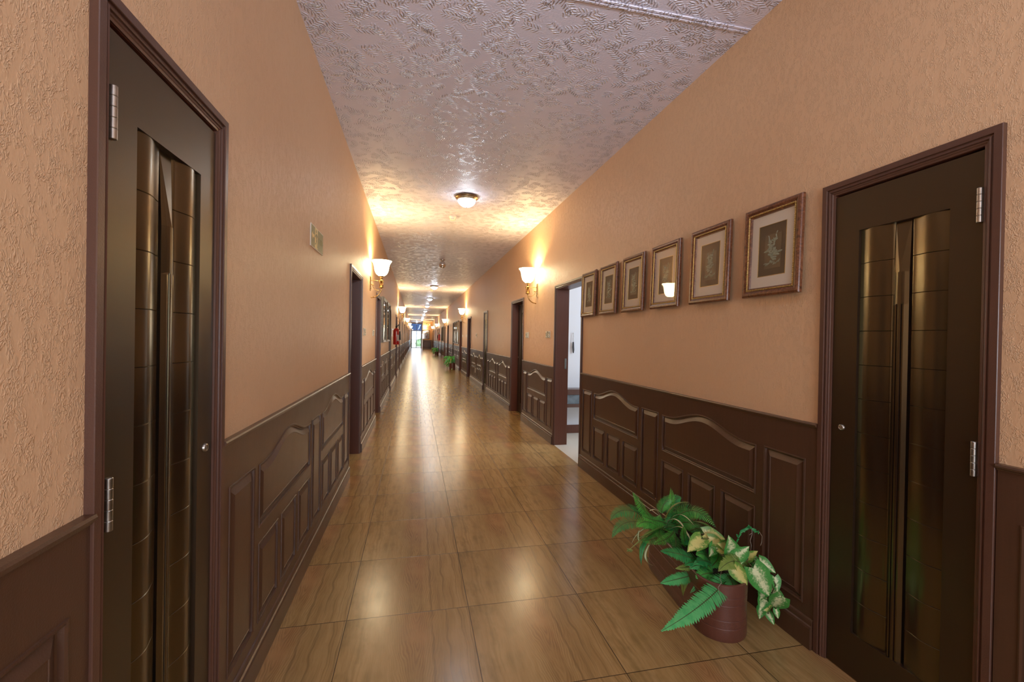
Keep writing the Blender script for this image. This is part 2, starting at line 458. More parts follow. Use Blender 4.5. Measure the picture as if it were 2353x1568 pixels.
# cover strip across the ceiling
bm = bm_()
box(bm, XL, XR, 2.136, 2.147, CH-.005, CH); box(bm, XL, XR, 2.159, 2.170, CH-.005, CH); box(bm, XL, XR, 2.147, 2.159, CH-.0015, CH)
tag(link('trim_1', bm, 'ceil'), 'narrow grooved joint strip across the near ceiling', 'ceiling strip', kind='structure')

# room behind the open doorway
bm = bm_(); x0 = XR+WT
box(bm, x0, 5.2, 6.24, 6.4, 0, 2.9); box(bm, 5.2, 5.36, 3.6, 6.4, 0, 2.9); box(bm, x0, 5.2, 3.6, 3.76, 0, 2.9); box(bm, x0, 5.36, 3.6, 6.4, 2.9, 3.0)
tag(link('wall_bedroom', bm, 'white'), 'white painted wall of the room behind the open doorway', 'wall', kind='structure')
bm = bm_(); box(bm, x0, 5.2, 3.76, 6.24, -.1, 0)
box(bm, XR-.0, x0, 4.68, 5.63, -.099, .0015)
tag(link('floor_bedroom', bm, 'wtile'), 'pale tiled floor inside the open doorway', 'floor', kind='structure')
bm = bm_(); box(bm, x0, 5.2, 6.222, 6.24, 0, .125, .004)
tag(link('baseboard_bedroom', bm, 'jamb'), 'dark wooden skirting inside the open doorway', 'baseboard', kind='structure')

# ------------------------------------------------------------------ doors (local: x = into corridor, y = along wall, z up)
def casing_bm(W, Z, depth=.018, cw=.052):
    bm = bm_()
    prof = [(0, 0), (0, depth*.9), (.0015, depth), (.022, depth), (.0235, depth*.92), (.024, depth*.62), (.030, depth*.60), (.0305, depth*.78), (.034, depth*.86), (.037, depth*.76),
            (.0375, depth*.52), (.043, depth*.50), (.046, depth*.34), (cw, depth*.26), (cw, -.004)]
    ls = []
    for t, h in prof:
        ls.append([(h, -W/2+t, 0), (h, -W/2+t, Z-t), (h, W/2-t, Z-t), (h, W/2-t, 0)])
    loops(bm, ls, closed=False)
    return bm
def jamb_bm(W, Z, depth, cw=.052):
    bm = bm_(); w = W/2-cw+.001
    for sgn in (-1, 1):
        a, b = sorted((sgn*w, sgn*(w+.036)))
        box(bm, -depth, .0, a, b, 0, Z-cw+.03)
    box(bm, -depth, .0, -w, w, Z-cw-.001, Z-cw+.03)
    return bm
def leaf_bm(w, z1, th=.04, pw=.355, ptop=1.905, pbot=.19):
    # slab with a recess for the fluted panel
    bm = bm_(); h = w/2; p = min(pw, w-.2)/2
    e = .006
    box(bm, -th, 0, -h, -p+e, .006, z1); box(bm, -th, 0, p+e, h, .006, z1)
    box(bm, -th, 0, -p+e, p+e, ptop, z1); box(bm, -th, 0, -p+e, p+e, .006, pbot); box(bm, -th, -.022, -p+e, p+e, pbot, ptop)
    return bm
def flute_bm(p, ptop=1.905, pbot=.19):
    bm = bm_()
    sp = .030; cwid = p-sp                      # half width of the spine, width of each column
    rows = 12; rh = (ptop-pbot)/rows
    for sgn in (-1, 1):
        n = 40
        def prow(z, g):
            row = []
            for k in range(n+1):
                t = k/n
                d_ = -.0080 - .0068*math.cos(2*PI*t) - g
                edge = min(t, 1-t)*cwid
                if edge < .005: d_ -= .006*(1-edge/.005)
                row.append(bm.verts.new((d_, sgn*(sp+cwid*t), z)))
            return row
        for i in range(rows):
            za = pbot+i*rh+(.0016 if i else 0); zb = pbot+(i+1)*rh-(.0016 if i < rows-1 else 0)
            strips = [((za, 0), (zb, 0))]
            if i < rows-1: strips += [((zb, 0), (zb+.0012, .0016)), ((zb+.0012, .0016), (zb+.0032, 0))]
            for (z0_, g0), (z1_, g1) in strips:
                A, Bq = prow(z0_, g0), prow(z1_, g1)
                for k in range(n):
                    f = bm.faces.new((A[k], A[k+1], Bq[k+1], Bq[k])); f.smooth = True
    return bm
def spine_bm(ptop=1.905, pbot=.19):
    bm = bm_(); w = .028; zt = ptop-.20; zg = ptop-.33
    prof = [(-w, -.012), (-.016, -.0035), (-.011, -.0035), (-.010, -.007), (-.007, -.007), (-.006, -.002), (0, -.001), (.006, -.002), (.007, -.007), (.010, -.007), (.011, -.0035), (.016, -.0035), (w, -.012)]
    flat = [(a, -.001-.011*(abs(a)/w)**2) for a, b in prof]
    ls = [[(b, a, pbot) for a, b in prof], [(b, a, zg) for a, b in prof], [(b, a, zg+.006) for a, b in flat], [(b, a, zt) for a, b in flat]]
    loops(bm, ls, closed=False)
    # tapered top: a slanted triangular facet
    v = [bm.verts.new(q) for q in ((-.005, -.016, zt), (-.005, .016, zt), (-.001, 0, zt), (-.019, -w, ptop), (-.019, w, ptop), (-.012, -w, zt), (-.012, w, zt))]
    bm.faces.new((v[2], v[3], v[4])); bm.faces.new((v[0], v[2], v[3], v[5])); bm.faces.new((v[2], v[1], v[6], v[4]))
    return bm
def hinge_bm():
    bm = bm_(); prof = []
    z = -.058
    for i in range(5):
        prof += [(.0072, z+.0005), (.0078, z+.0015), (.0078, z+.0217), (.0072, z+.0227), (.0066, z+.0232)]; z += .0232
    prof = [(0, -.058)]+prof+[(0, .058)]
    lathe(bm, prof, 16)
    box(bm, -.014, -.007, -.012, .012, -.056, .056)
    return bm
def make_door(W, kind, hs, label, n, recess):
    t = thing('door_%d' % n, label, 'door', kind='structure')
    link('door_frame', casing_bm(W, ZD), 'casing', t)
    j = link('jamb', jamb_bm(W, ZD, WT-.012 if kind == 'room' else .06), 'jamb', t)
    w = W-2*.052-.004
    lf = link('door_leaf', leaf_bm(w, ZD-.062), 'leaf', t, loc=(-recess, 0, 0))
    p = min(.355, w-.2)/2
    if kind == 'room': p = min(.5, w-.2)/2
    link('fluted_panel', flute_bm(.355/2), 'flute', lf, loc=(0, .006, 0))
    link('spine', spine_bm(), 'flute', lf, loc=(0, .006, 0))
    for z in (1.045, 1.89):
        link('hinge', hinge_bm(), 'steel', lf, loc=(.0085, hs*(w/2-.007), z), sharp=30)
    bm = bm_(); lathe(bm, [(0, .006), (.005, .006), (.0075, .0045), (.008, .008), (.0105, .008), (.0130, .005), (.0138, 0)], 20, axis='x')
    box(bm, .0055, .0068, -.0012, .0012, -.006, .006)
    link('keyhole', bm, 'steel', lf, loc=(0, -hs*(w/2-.048), 1.055))
    return t
dn = [0]
protos = {}
def put_door(side, y0, y1, kind, idx):
    dn[0] += 1
    W = round(y1-y0, 2)
    sd = 'left' if side < 0 else 'right'
    if kind == 'duct': lab = 'narrow dark cupboard door with fluted panels, %s one along the %s wall' % (ORD[idx], sd)
    else: lab = 'recessed guest room door in dark casing, %s room doorway along the %s wall' % (ORD[idx], sd)
    key = (kind, W, side)
    x = XL if side < 0 else XR
    hs = -1 if side < 0 else 1
    if key not in protos:
        t = make_door(W, 'duct' if kind == 'duct' else 'room', hs, lab, dn[0], .001 if kind == 'duct' else .118)
        protos[key] = t
    else:
        t = dup(protos[key], label=lab); t.name = 'door_%d' % dn[0]
    t.location = (x, (y0+y1)/2, 0); t.rotation_euler = (0, 0, 0 if side < 0 else PI)
    t['kind'] = 'structure'
    return t
for side, ops in ((-1, L_open), (1, R_open)):
    ci = {'duct': 0, 'room': 0}
    for (y0, y1, t) in ops:
        if t == 'open':
            ci['room'] += 1; continue
        put_door(side, y0, y1, t, ci[t]); ci[t] += 1
# the open doorway: frame, jamb with strike plate, leaf swung into the room
y0, y1 = R_open[1][:2]; W = y1-y0
t = thing('door_%d' % (dn[0]+1), 'open guest room doorway with bare jamb, below the end of the picture row', 'door', (XR, (y0+y1)/2, 0), PI, kind='structure')
link('door_frame', casing_bm(W, ZD), 'casing', t)
link('jamb', jamb_bm(W, ZD, WT+.004), 'jamb', t)
bm = bm_(); w = W/2-.052
box(bm, -.150, -.125, -w-.0005, -w+.003, 1.02, 1.16, .001); box(bm, -.145, -.130, -w+.0025, -w+.0035, 1.04, 1.07); box(bm, -.145, -.130, -w+.0025, -w+.0035, 1.09, 1.13)
link('strike_plate', bm, 'steel', t)
bm = bm_(); box(bm, -.174-.80, -.174, w-.04, w, .006, ZD-.062, .003)
link('door_leaf', bm, 'leaf', t)

# ------------------------------------------------------------------ wainscot segments
def arch_outline(y0, y1, z0, zs, rise, n=28):
    pts = [(y0, z0), (y1, z0)]
    for k in range(n+1):
        u = k/n
        sh = 0 if u < .06 or u > .94 else .5*(1-math.cos(2*PI*(u-.06)/.88))
        pts.append((y1+(y0-y1)*u, zs+rise*sh))
    return pts
def inset(pts, o):
    cy = (min(p[0] for p in pts)+max(p[0] for p in pts))/2; cz = (min(p[1] for p in pts)+max(p[1] for p in pts))/2
    hy = max(p[0] for p in pts)-cy; hz = max(p[1] for p in pts)-cz
    zmin = min(p[1] for p in pts)
    out = []
    for i, (y, z) in enumerate(pts):
        yy = cy+(y-cy)*(hy-o)/hy
        zz = zmin+o if abs(z-zmin) < 1e-6 else z-o
        out.append((yy, zz))
    return out
PD = .012
def panel_bm(pts):
    bm = bm_()
    ls = []
    for o, h in ((-.004, PD-.0005), (-.003, PD+.0035), (.001, PD+.0045), (.006, PD+.002), (.008, PD-.008), (.012, PD-.010), (.014, PD-.009), (.041, PD+.0035), (.0425, PD+.0035), (.0435, PD+.002), (.0455, PD+.002)):
        ls.append([(h, y, z) for y, z in inset(pts, o)])
    vs = loops(bm, ls)
    bm.faces.new(vs[-1])
    return bm
def make_wains(length, narch, name, label):
    t = thing(name, label, 'wainscot', kind='structure')
    gap = .062; tall = .245
    holes = []
    aw = (length - (narch+1)*tall - (2*narch+2)*gap)/max(narch, 1)
    y = -length/2+gap
    if narch == 0:
        holes.append(('t', [(y, .19), (y+length-2*gap, .19), (y+length-2*gap, .87), (y, .87)]))
    for i in range(narch+1):
        if narch == 0: break
        holes.append(('t', [(y, .19), (y+tall, .19), (y+tall, .87), (y, .87)])); y += tall+gap
        if i < narch:
            holes.append(('a', arch_outline(y, y+aw, .60, .862, .078)))
            sg = .062; sw = (aw-2*sg)/3
            for k in range(3):
                a = y+k*(sw+sg)
                holes.append(('s', [(a, .19), (a+sw, .19), (a+sw, .525), (a, .525)]))
            y += aw+gap
    bm = bm_(); es = []
    def ring(pts):
        v = [bm.verts.new((PD, a, b)) for a, b in pts]
        return [bm.edges.new((v[i], v[(i+1) % len(v)])) for i in range(len(v))]
    h = length/2
    es += ring([(-h, 0), (h, 0), (h, 1.03), (-h, 1.03)])
    for _, p in holes: es += ring(p)
    bmesh.ops.triangle_fill(bm, edges=es, use_beauty=True, normal=(1, 0, 0))
    back = []
    for f in list(bm.faces):
        if f.normal.x < 0: f.normal_flip()
    for sy in (-1, 1):
        q = [bm.verts.new(p) for p in ((0, sy*h, 0), (PD, sy*h, 0), (PD, sy*h, 1.03), (0, sy*h, 1.03))]
        bm.faces.new(q)
    me_o = link_keep('board', bm, 'wains', t)
    for _, p in holes: link('raised_panel', panel_bm(p), 'wains', t)
    bm = bm_()
    prof = [(0, 1.028), (PD+.004, 1.028), (PD+.006, 1.033), (PD+.011, 1.036), (PD+.013, 1.042), (PD+.010, 1.048), (0, 1.048)]
    a = [[(x_, sy*h, z_) for x_, z_ in prof] for sy in (-1, 1)]
    vs = loops(bm, a); bm.faces.new(vs[0]); bm.faces.new(vs[1])
    link('cap_rail', bm, 'wains', t)
    bm = bm_()
    prof = [(0, 0), (PD+.019, 0), (PD+.019, .095), (PD+.015, .104), (PD+.009, .108), (PD+.009, .122), (PD+.006, .130), (PD+.001, .136), (0, .136)]
    a = [[(x_, sy*h, z_) for x_, z_ in prof] for sy in (-1, 1)]
    vs = loops(bm, a); bm.faces.new(vs[0]); bm.faces.new(vs[1])
    link('skirting', bm, 'wains', t)
    return t
def link_keep(name, bm, m, parent):
    me = bpy.data.meshes.new(name); bm.to_mesh(me); bm.free(); me.materials.append(M[m])
    o = bpy.data.objects.new(name, me); COL.objects.link(o); o.parent = parent
    return o
wprot = {}; tn = [1]
def put_wains(x, rz, y0, y1, side, idx, narch=None, label=None):
    L = round(y1-y0, 2); tn[0] += 1
    if narch is None: narch = 2 if L > 2.2 else (1 if L > 1.0 else 0)
    lab = label or 'dark brown wainscot with %s, %s stretch along the %s wall' % ({2: 'two arched panels', 1: 'one arched panel', 0: 'one plain panel'}[narch], ORD[idx], side)
    key = (L, narch)
    if key not in wprot: t = make_wains(L, narch, 'trim_%d' % tn[0], lab); wprot[key] = t
    else: t = dup(wprot[key], label=lab); t.name = 'trim_%d' % tn[0]
    if rz in (0, PI): t.location = (x, (y0+y1)/2, 0)
    t.rotation_euler = (0, 0, rz)
    return t
for side, ops, x, rz, ye, nm in ((-1, L_open, XL, 0, YN-.02, 'left'), (1, R_open, XR, PI, YE-.02, 'right')):
    y = -1.965; idx = 0
    for (o0, o1, t_) in ops:
        put_wains(x, rz, y, o0, nm, idx); idx += 1; y = o1
    rest = ye-y
    if rest > 3.2:
        k = 2
        for i in range(k):
            put_wains(x, rz, y+rest*i/k, y+rest*(i+1)/k-.002, nm, idx, narch=2 if rest/k > 2.2 else 1); idx += 1
    elif rest > .5: put_wains(x, rz, y, ye, nm, idx); idx += 1
t = put_wains(0, PI/2, 0, .98, 'right', 0, narch=0, label='plank-like dark wainscot across the short far end wall')
t.location = (1.30, YE, 0); t.rotation_euler = (0, 0, -PI/2)

# ------------------------------------------------------------------ glass doors at the far end
t = thing('door_%d' % (dn[0]+2), 'bright double glass door with transom at the far end', 'glass door', (.08, YN, 0), 0, kind='structure')
def fr(bm, x0, x1, z0, z1, w=.05, d_=.05):
    box(bm, x0, x1, -d_/2, d_/2, z0, z0+w); box(bm, x0, x1, -d_/2, d_/2, z1-w, z1)
    box(bm, x0, x0+w, -d_/2, d_/2, z0+w, z1-w); box(bm, x1-w, x1, -d_/2, d_/2, z0+w, z1-w)
bm = bm_(); fr(bm, -.64, .64, 0, 3.08, .05, .08); box(bm, -.59, .59, -.04, .04, 2.14, 2.22); box(bm, -.03, .03, -.04, .04, 2.22, 3.03)
link('door_frame', bm, 'alu', t)
for sx in (-1, 1):
    bm = bm_(); a, b = sorted((sx*.006, sx*.588))
    fr(bm, a, b, .01, 2.135, .05); box(bm, a+.05, b-.05, -.02, .02, .98, 1.03)
    lf = link('door_leaf', bm, 'alu', t)
    bm = bm_(); box(bm, a+.04, b-.04, -.003, .003, .05, 2.1)
    link('glass_pane', bm, 'pane', lf)
    bm = bm_(); box(bm, sx*.03-.012, sx*.03+.012, -.07, -.05, 1.15, 1.40, .004)
    box(bm, sx*.03-.008, sx*.03+.008, -.055, -.02, 1.17, 1.19); box(bm, sx*.03-.008, sx*.03+.008, -.055, -.02, 1.36, 1.38)
    link('pull_handle', bm, 'black', lf)
    bm = bm_(); a, b = sorted((sx*.03, sx*.59)); box(bm, a, b, -.003, .003, 2.22, 3.03)
    link('transom_pane', bm, 'blue_pane', t)
# outside
bm = bm_(); box(bm, -14, 14, YN+.2, YN+40, -.15, -.02)
tag(link('ground', bm, 'grass'), 'bleached sunny ground outside the far glass doors', 'ground', kind='structure')
for k, (hx, hy, hr) in enumerate(((-1.3, YN+9, .75), (.9, YN+10, .9))):
    bm = bm_(); bmesh.ops.create_icosphere(bm, subdivisions=4, radius=hr)
    rr = random.Random(k)
    for v in bm.verts:
        v.co *= 1+.16*math.sin(9*v.co.x/hr+k)*math.sin(8*v.co.y/hr)*math.cos(7*v.co.z/hr)+rr.uniform(-.05, .05); v.co.z = max(v.co.z*.8, -hr*.6)
    o = link('garden_bush', bm, 'bush', loc=(hx, hy, hr*.5))
    tag(o, 'pale sunlit bush outside, seen through the %s glass door leaf' % ('left' if k == 0 else 'right'), 'bush', 'bushes outside')

# ------------------------------------------------------------------ sconces
def make_sconce(label):
    t = thing('wall_sconce', label, 'wall lamp', group='brass wall sconces')
    O = .157
    bm = bm_()
    box(bm, 0, .010, -.032, .032, -.105, .105, .004); box(bm, .010, .016, -.022, .022, -.092, .092, .003)
    for z in (-.07, .07): lathe(bm, [(0, .022), (.006, .020), (.008, .016)], 12, (0, 0, z), 'x')
    link('back_plate', bm, 'brass', t)
    bm = bm_()
    tube(bm, [(.012, 0, .045), (.06, 0, .047), (.10, 0, .045), (O-.02, 0, .030)], .0045)
    tube(bm, [(.012, 0, -.015), (.050, 0, -.015)], .006)
    lathe(bm, [(0, -.004), (.011, -.003), (.011, .003), (0, .004)], 12, (.052, 0, -.015), 'x')
    tube(bm, arc((.118, -.012), .082, PI, 1.62*PI, 12), .0035)
    pts = [(.030, 0, -.198), (.060, 0, -.193), (.095, 0, -.178), (.125, 0, -.152), (.146, 0, -.115), (O, 0, -.075), (O, 0, -.055)]
    tube(bm, pts, [.007, .0075, .008, .0085, .009, .0095, .010])
    lathe(bm, [(0, -.011), (.009, -.007), (.011, 0), (.009, .007), (0, .011)], 12, (.026, 0, -.198), 'x')
    link('arm', bm, 'brass', t)
    bm = bm_()
    lathe(bm, [(0, -.06), (.022, -.058), (.036, -.052), (.036, -.046), (.013, -.044), (.013, .040), (.034, .042), (.036, .050), (.015, .056), (.011, .066), (.019, .078), (.024, .086), (.014, .094), (.030, .108), (.034, .116), (0, .118)], 20, (O, 0, 0))
    for k in range(4):
        a = k*PI/2+PI/4
        tube(bm, [(O+.030*math.cos(a), .030*math.sin(a), -.05), (O+.030*math.cos(a), .030*math.sin(a), .046)], .0045)
    link('lamp_holder', bm, 'brass', t)
    bm = bm_()
    prof = [(.030, .112), (.045, .120), (.072, .142), (.090, .175), (.100, .215), (.106, .255), (.113, .285), (.125, .308), (.138, .322), (.140, .330), (.134, .330), (.120, .310), (.108, .284), (.101, .255), (.095, .216), (.085, .178), (.068, .148), (.042, .126)]
    lathe(bm, prof, 36, (O, 0, 0))
    link('glass_shade', bm, 'shade', t, smooth=True)
    return t
SC_L = [(6.5), 16.45, 26.5, 36.6, 46.6]
SC_R = [(6.5), 16.35, 26.5, 36.4, 45.7]
first = None
def lamp(name, loc, energy, col, rad=.03):
    l = bpy.data.lights.new(name, 'POINT'); l.energy = energy; l.color = col; l.shadow_soft_size = rad
    o = bpy.data.objects.new(name, l); COL.objects.link(o); o.location = loc
    return o
SCE = 62
def place_sconce(x, y, rz, label, z=2.165):
    global first
    if first is None: first = make_sconce(label); t = first
    else: t = dup(first, label=label)
    t.location = (x, y, z); t.rotation_euler = (0, 0, rz)
    p = Vector((.157, 0, .262)); p.rotate(Matrix.Rotation(rz, 3, 'Z'))
    lamp('sconce_bulb', Vector((x, y, z))+p, SCE, (1, .64, .26), .022)
for i, y in enumerate(SC_L): place_sconce(XL, y, 0, 'lit brass sconce with bell shade, %s one on the left wall' % ORD[i])
for i, y in enumerate(SC_R): place_sconce(XR, y, PI, 'lit brass sconce with bell shade, %s one on the right wall' % ORD[i])
place_sconce(1.02, YE, -PI/2, 'lit brass sconce on the short far end wall facing the viewer')

# ------------------------------------------------------------------ ceiling lights
def make_cl(label):
    t = thing('ceiling_light', label, 'ceiling light', group='round ceiling lights')
    bm = bm_(); lathe(bm, [(0, 0), (.130, 0), (.142, -.006), (.146, -.016), (.142, -.026), (.132, -.033), (.122, -.036), (.112, -.052), (.104, -.054), (.100, -.046), (0, -.04)], 40)
    link('mounting_ring', bm, 'bronze', t)
    bm = bm_(); lathe(bm, [(.108, -.040), (.112, -.052), (.110, -.066), (.100, -.086), (.080, -.108), (.052, -.124), (.022, -.132), (0, -.133)], 36)
    link('glass_dome', bm, 'dome', t)
    bm = bm_(); lathe(bm, [(0, -.131), (.006, -.133), (.007, -.139), (0, -.145)], 12)
    link('finial', bm, 'bronze', t)
    return t
CLY = [5.5, 15.36, 20.25, 24.9, 29.9, 34.8, 40.5, 45.3, 52.5]
clp = None
for i, y in enumerate(CLY):
    lab = 'lit round ceiling light with bronze rim, %s one down the corridor' % ORD[i] if i < 8 else 'lit round ceiling light just before the far glass doors'
    x = .60 if i < 8 else .1
    if clp is None: clp = make_cl(lab); o = clp
    else: o = dup(clp, label=lab)
    o.location = (x, y, CH)
o = dup(clp, label='lit round ceiling light directly above the viewpoint'); o.location = (.6, .35, CH)
# unlit mirrored globe
t = thing('globe_lamp', 'small unlit mirrored globe hanging under the ceiling', 'ceiling lamp', (.57, 10.1, CH))
bm = bm_(); lathe(bm, [(0, 0), (.06, 0), (.062, -.012), (.05, -.024), (.03, -.028), (.028, -.05)], 28)
link('ceiling_rose', bm, 'chrome', t)
bm = bm_(); lathe(bm, [(.028, -.048), (.055, -.062), (.074, -.095), (.078, -.125), (.070, -.16), (.048, -.188), (.02, -.202), (0, -.204)], 32)
link('globe', bm, 'chrome', t)
# smoke detectors, ceiling plug
sd = None
for i, (x, y) in enumerate(((.50, 6.45), (.56, 16.75), (.5, 26.6))):
    lab = ['white smoke detector behind the first ceiling light', 'white smoke detector just past the second ceiling light', 'white smoke detector far down the corridor ceiling'][i]
    if sd is None:
        sd = thing('smoke_detector', lab, 'smoke detector', (x, y, CH), group='ceiling smoke detectors')
        bm = bm_(); lathe(bm, [(0, 0), (.050, 0), (.052, -.004), (.052, -.030), (.048, -.034), (0, -.034)], 28); link('base', bm, 'plastic', sd)
        bm = bm_(); lathe(bm, [(.044, -.034), (.044, -.044), (.036, -.058), (.030, -.060), (0, -.060)], 28)
        for k in range(10):
            a = 2*PI*k/10; box(bm, .040*math.cos(a)-.004, .040*math.cos(a)+.004, .040*math.sin(a)-.004, .040*math.sin(a)+.004, -.050, -.042, mi=1)
        link('sensor_head', bm, ['plastic', 'dplastic'], sd)
    else: dup(sd, (x, y, CH), label=lab)
bm = bm_(); lathe(bm, [(0, -.004), (.006, -.004), (.008, -.002), (.026, -.003), (.032, 0)], 24)
tag(link('ceiling_plug', bm, 'ceil', loc=(.64, 3.38, CH)), 'small painted round plug in the near ceiling', 'plug')

# ------------------------------------------------------------------ framed pictures
def frame_sweep(bm, w, h, prof, mi=0):
    ls = []
    for t_, d_ in prof:
        a, b = w/2-t_, h/2-t_
        ls.append([(d_, -a, -b), (d_, a, -b), (d_, a, b), (d_, -a, b)])
    loops(bm, ls, mi=mi)
def relief_bm(seed, w, h):
    r_ = random.Random(seed); bm = bm_()
    def blob(y, z, a, b, rot, d_=.006):
        n = 10; c_, s_ = math.cos(rot), math.sin(rot)
        top = bm.verts.new((d_, y, z)); ring = []
        for k in range(n):
            p = 2*PI*k/n; yy, zz = a*math.cos(p), b*math.sin(p)
            ring.append(bm.verts.new((.0004, y+yy*c_-zz*s_, z+yy*s_+zz*c_)))
        for k in range(n):
            f = bm.faces.new((top, ring[k], ring[(k+1) % n])); f.smooth = True
    # a vase-like mound of leaves with two sprays and a fringe of grass
    for k in range(26):
        a = r_.uniform(-1, 1); z = r_.uniform(-.10, .22)*h
        blob(a*.16*w*(1-abs(z)/h), z, r_.uniform(.010, .018), r_.uniform(.004, .007), r_.uniform(0, PI), r_.uniform(.004, .009))
    for k in range(5): blob(r_.uniform(-.03, .05), -.02*h-.012*k, .028-.004*k, .006, r_.uniform(-.2, .2), .008)
    for sg, top in ((-.20, .24), (.22, .30)):
        for k in range(6):
            u = k/5; blob(sg*w*(.15+.55*u), h*(.02+top*u), .009, .0035, PI/2-sg*1.5+r_.uniform(-.5, .5))
    for k in range(12): blob((-.26+.52*k/11)*w, -h*(.26+.02*math.sin(k)), .010, .003, r_.uniform(.2, 1.4), .004)
    for k in range(6): blob(r_.uniform(-.05, .05)*w*2, -h*(.12+.02*k), .008, .004, r_.uniform(0, PI))
    return bm
def make_picture(seed, label):
    w, h = .372, .482
    t = thing('framed_picture', label, 'picture', group='row of framed reliefs on the right wall')
    bm = bm_(); box(bm, 0, .0165, -w/2+.018, w/2-.018, -h/2+.018, h/2-.018)
    link('backing', bm, 'black', t)
    bm = bm_(); frame_sweep(bm, w, h, [(0, .012), (0, .026), (.003, .032), (.010, .036), (.020, .036), (.030, .031), (.033, .031)])
    frame_sweep(bm, w, h, [(.040, .031), (.046, .026), (.050, .018)])
    link('frame', bm, 'burl', t)
    bm = bm_(); frame_sweep(bm, w, h, [(.0325, .030), (.033, .0325), (.040, .0325), (.0405, .029)])
    a, b = w/2-.0365, h/2-.0365
    def bead(y, z):
        bmesh.ops.create_icosphere(bm, subdivisions=1, radius=.0036, matrix=Matrix.Translation((.0335, y, z)))
    ny, nz = 34, 46
    for k in range(ny+1):
        for sg in (-1, 1): bead(-a+2*a*k/ny, sg*b)
    for k in range(1, nz):
        for sg in (-1, 1): bead(sg*a, -b+2*b*k/nz)
    link('beading', bm, 'gold', t)
    iw, ih = w/2-.049, h/2-.049; aw, ah = .088, .134
    bm = bm_(); ls = [[(.0185, y*q[0], z*q[1]) for y, z in ((-1,-1),(1,-1),(1,1),(-1,1))] for q in ((iw, ih), (aw+.002, ah+.002))]
    loops(bm, ls); link('mount_card', bm, 'mat', t)
    bm = bm_(); frame_sweep(bm, 2*aw+.004, 2*ah+.004, [(0, .0186), (.0005, .0198), (.0025, .0198), (.003, .0180)]); link('gold_fillet', bm, 'gold', t)
    bm = bm_(); q = [bm.verts.new((.0182, y*aw, z*ah)) for y, z in ((-1,-1),(1,-1),(1,1),(-1,1))]; bm.faces.new(q)
    art = link('artwork', bm, 'art', t)
    bm = bm_(); box(bm, .0182, .0192, -.046, .060, -.098, .082, .0004)
    link('relief_plate', bm, 'plate', art)
    bm = relief_bm(seed, 2*aw, 2*ah)
    for v in bm.verts: v.co.x = v.co.x*.8+.0192; v.co.y += .004
    link('leaf_relief', bm, 'relief', art)
    bm = bm_(); q = [bm.verts.new((.0262, y*(iw+.004), z*(ih+.004))) for y, z in ((-1,-1),(1,-1),(1,1),(-1,1))]; bm.faces.new(q)
    link('glass', bm, 'glass', t)
    return t
names = ['nearest of the row, beside the cupboard door', 'second of the row from the cupboard door', 'third of the row, mirroring a lit sconce', 'fourth of the row from the cupboard door', 'fifth of the row, next to last before the open doorway', 'last of the row, beside the open doorway']
for i in range(6):
    y = (1.93, 2.42, 2.92, 3.41, 3.90, 4.385)[i]
    t = make_picture(40+i, 'burl framed silver relief picture, '+names[i])
    t.location = (XR-.004, y, 1.907); t.rotation_euler = (0, math.radians(-1.6), PI)

# wider dark frames further along
def make_wide(w, h, label):
    t = thing('mirror_frame', label, 'framed mirror', group='large dark framed glass panels')
    bm = bm_(); box(bm, 0, .012, -w/2+.01, w/2-.01, -h/2+.01, h/2-.01); link('backing', bm, 'black', t)
    bm = bm_(); frame_sweep(bm, w, h, [(0, 0), (0, .040), (.008, .050), (.016, .050), (.030, .036), (.040, .036), (.048, .030), (.050, .014)]); link('frame', bm, 'bronze_dark', t)
    bm = bm_(); box(bm, .012, .0145, -w/2+.05, w/2-.05, -h/2+.05, h/2-.05); link('picture_sheet', bm, 'art', t)
    bm = bm_(); q = [bm.verts.new((.021, y*(w/2-.05), z*(h/2-.05))) for y, z in ((-1,-1),(1,-1),(1,1),(-1,1))]; bm.faces.new(q); link('glass', bm, 'mirror', t)
    return t
M['bronze_dark'] = burnish('dark_silver_frame', lin(60, 54, 46), lin(120, 112, 98), .3, .7)
n = NT('mirror_glass'); g = n.n('ShaderNodeBsdfGlossy'); g.inputs[0].default_value = (.62, .62, .62, 1); g.inputs['Roughness'].default_value = .03
n.t.links.new(g.outputs[0], n.out.inputs[0]); M['mirror'] = n.m
t = make_wide(1.12, .88, 'dark framed glass panel on the left wall, nearer of the pair'); t.location = (XL, 9.18, 1.735)
o = dup(t, label='dark framed glass panel on the left wall, farther of the pair'); o.location = (XL, 10.36, 1.735)
t2 = make_wide(.84, 1.02, 'tall dark framed glass panel on the right wall, nearest of three behind the planter'); t2.location = (XR, 19.35, 1.64); t2.rotation_euler = (0, 0, PI)
for k, nm in ((1, 'middle'), (2, 'farthest')):
    o = dup(t2, label='tall dark framed glass panel on the right wall, %s of three behind the planter' % nm); o.location = (XR, 19.35+.86*k, 1.64)
for k, nm in ((0, 'nearer'), (1, 'farther')):
    o = dup(t2, label='tall dark framed glass panel far down the right wall, %s of two' % nm); o.location = (XR, 29.7+.9*k, 1.64)
o = dup(t2, label='dark framed glass panel on the short far end wall'); o.location = (1.12, YE, 1.66); o.rotation_euler = (0, 0, -PI/2)

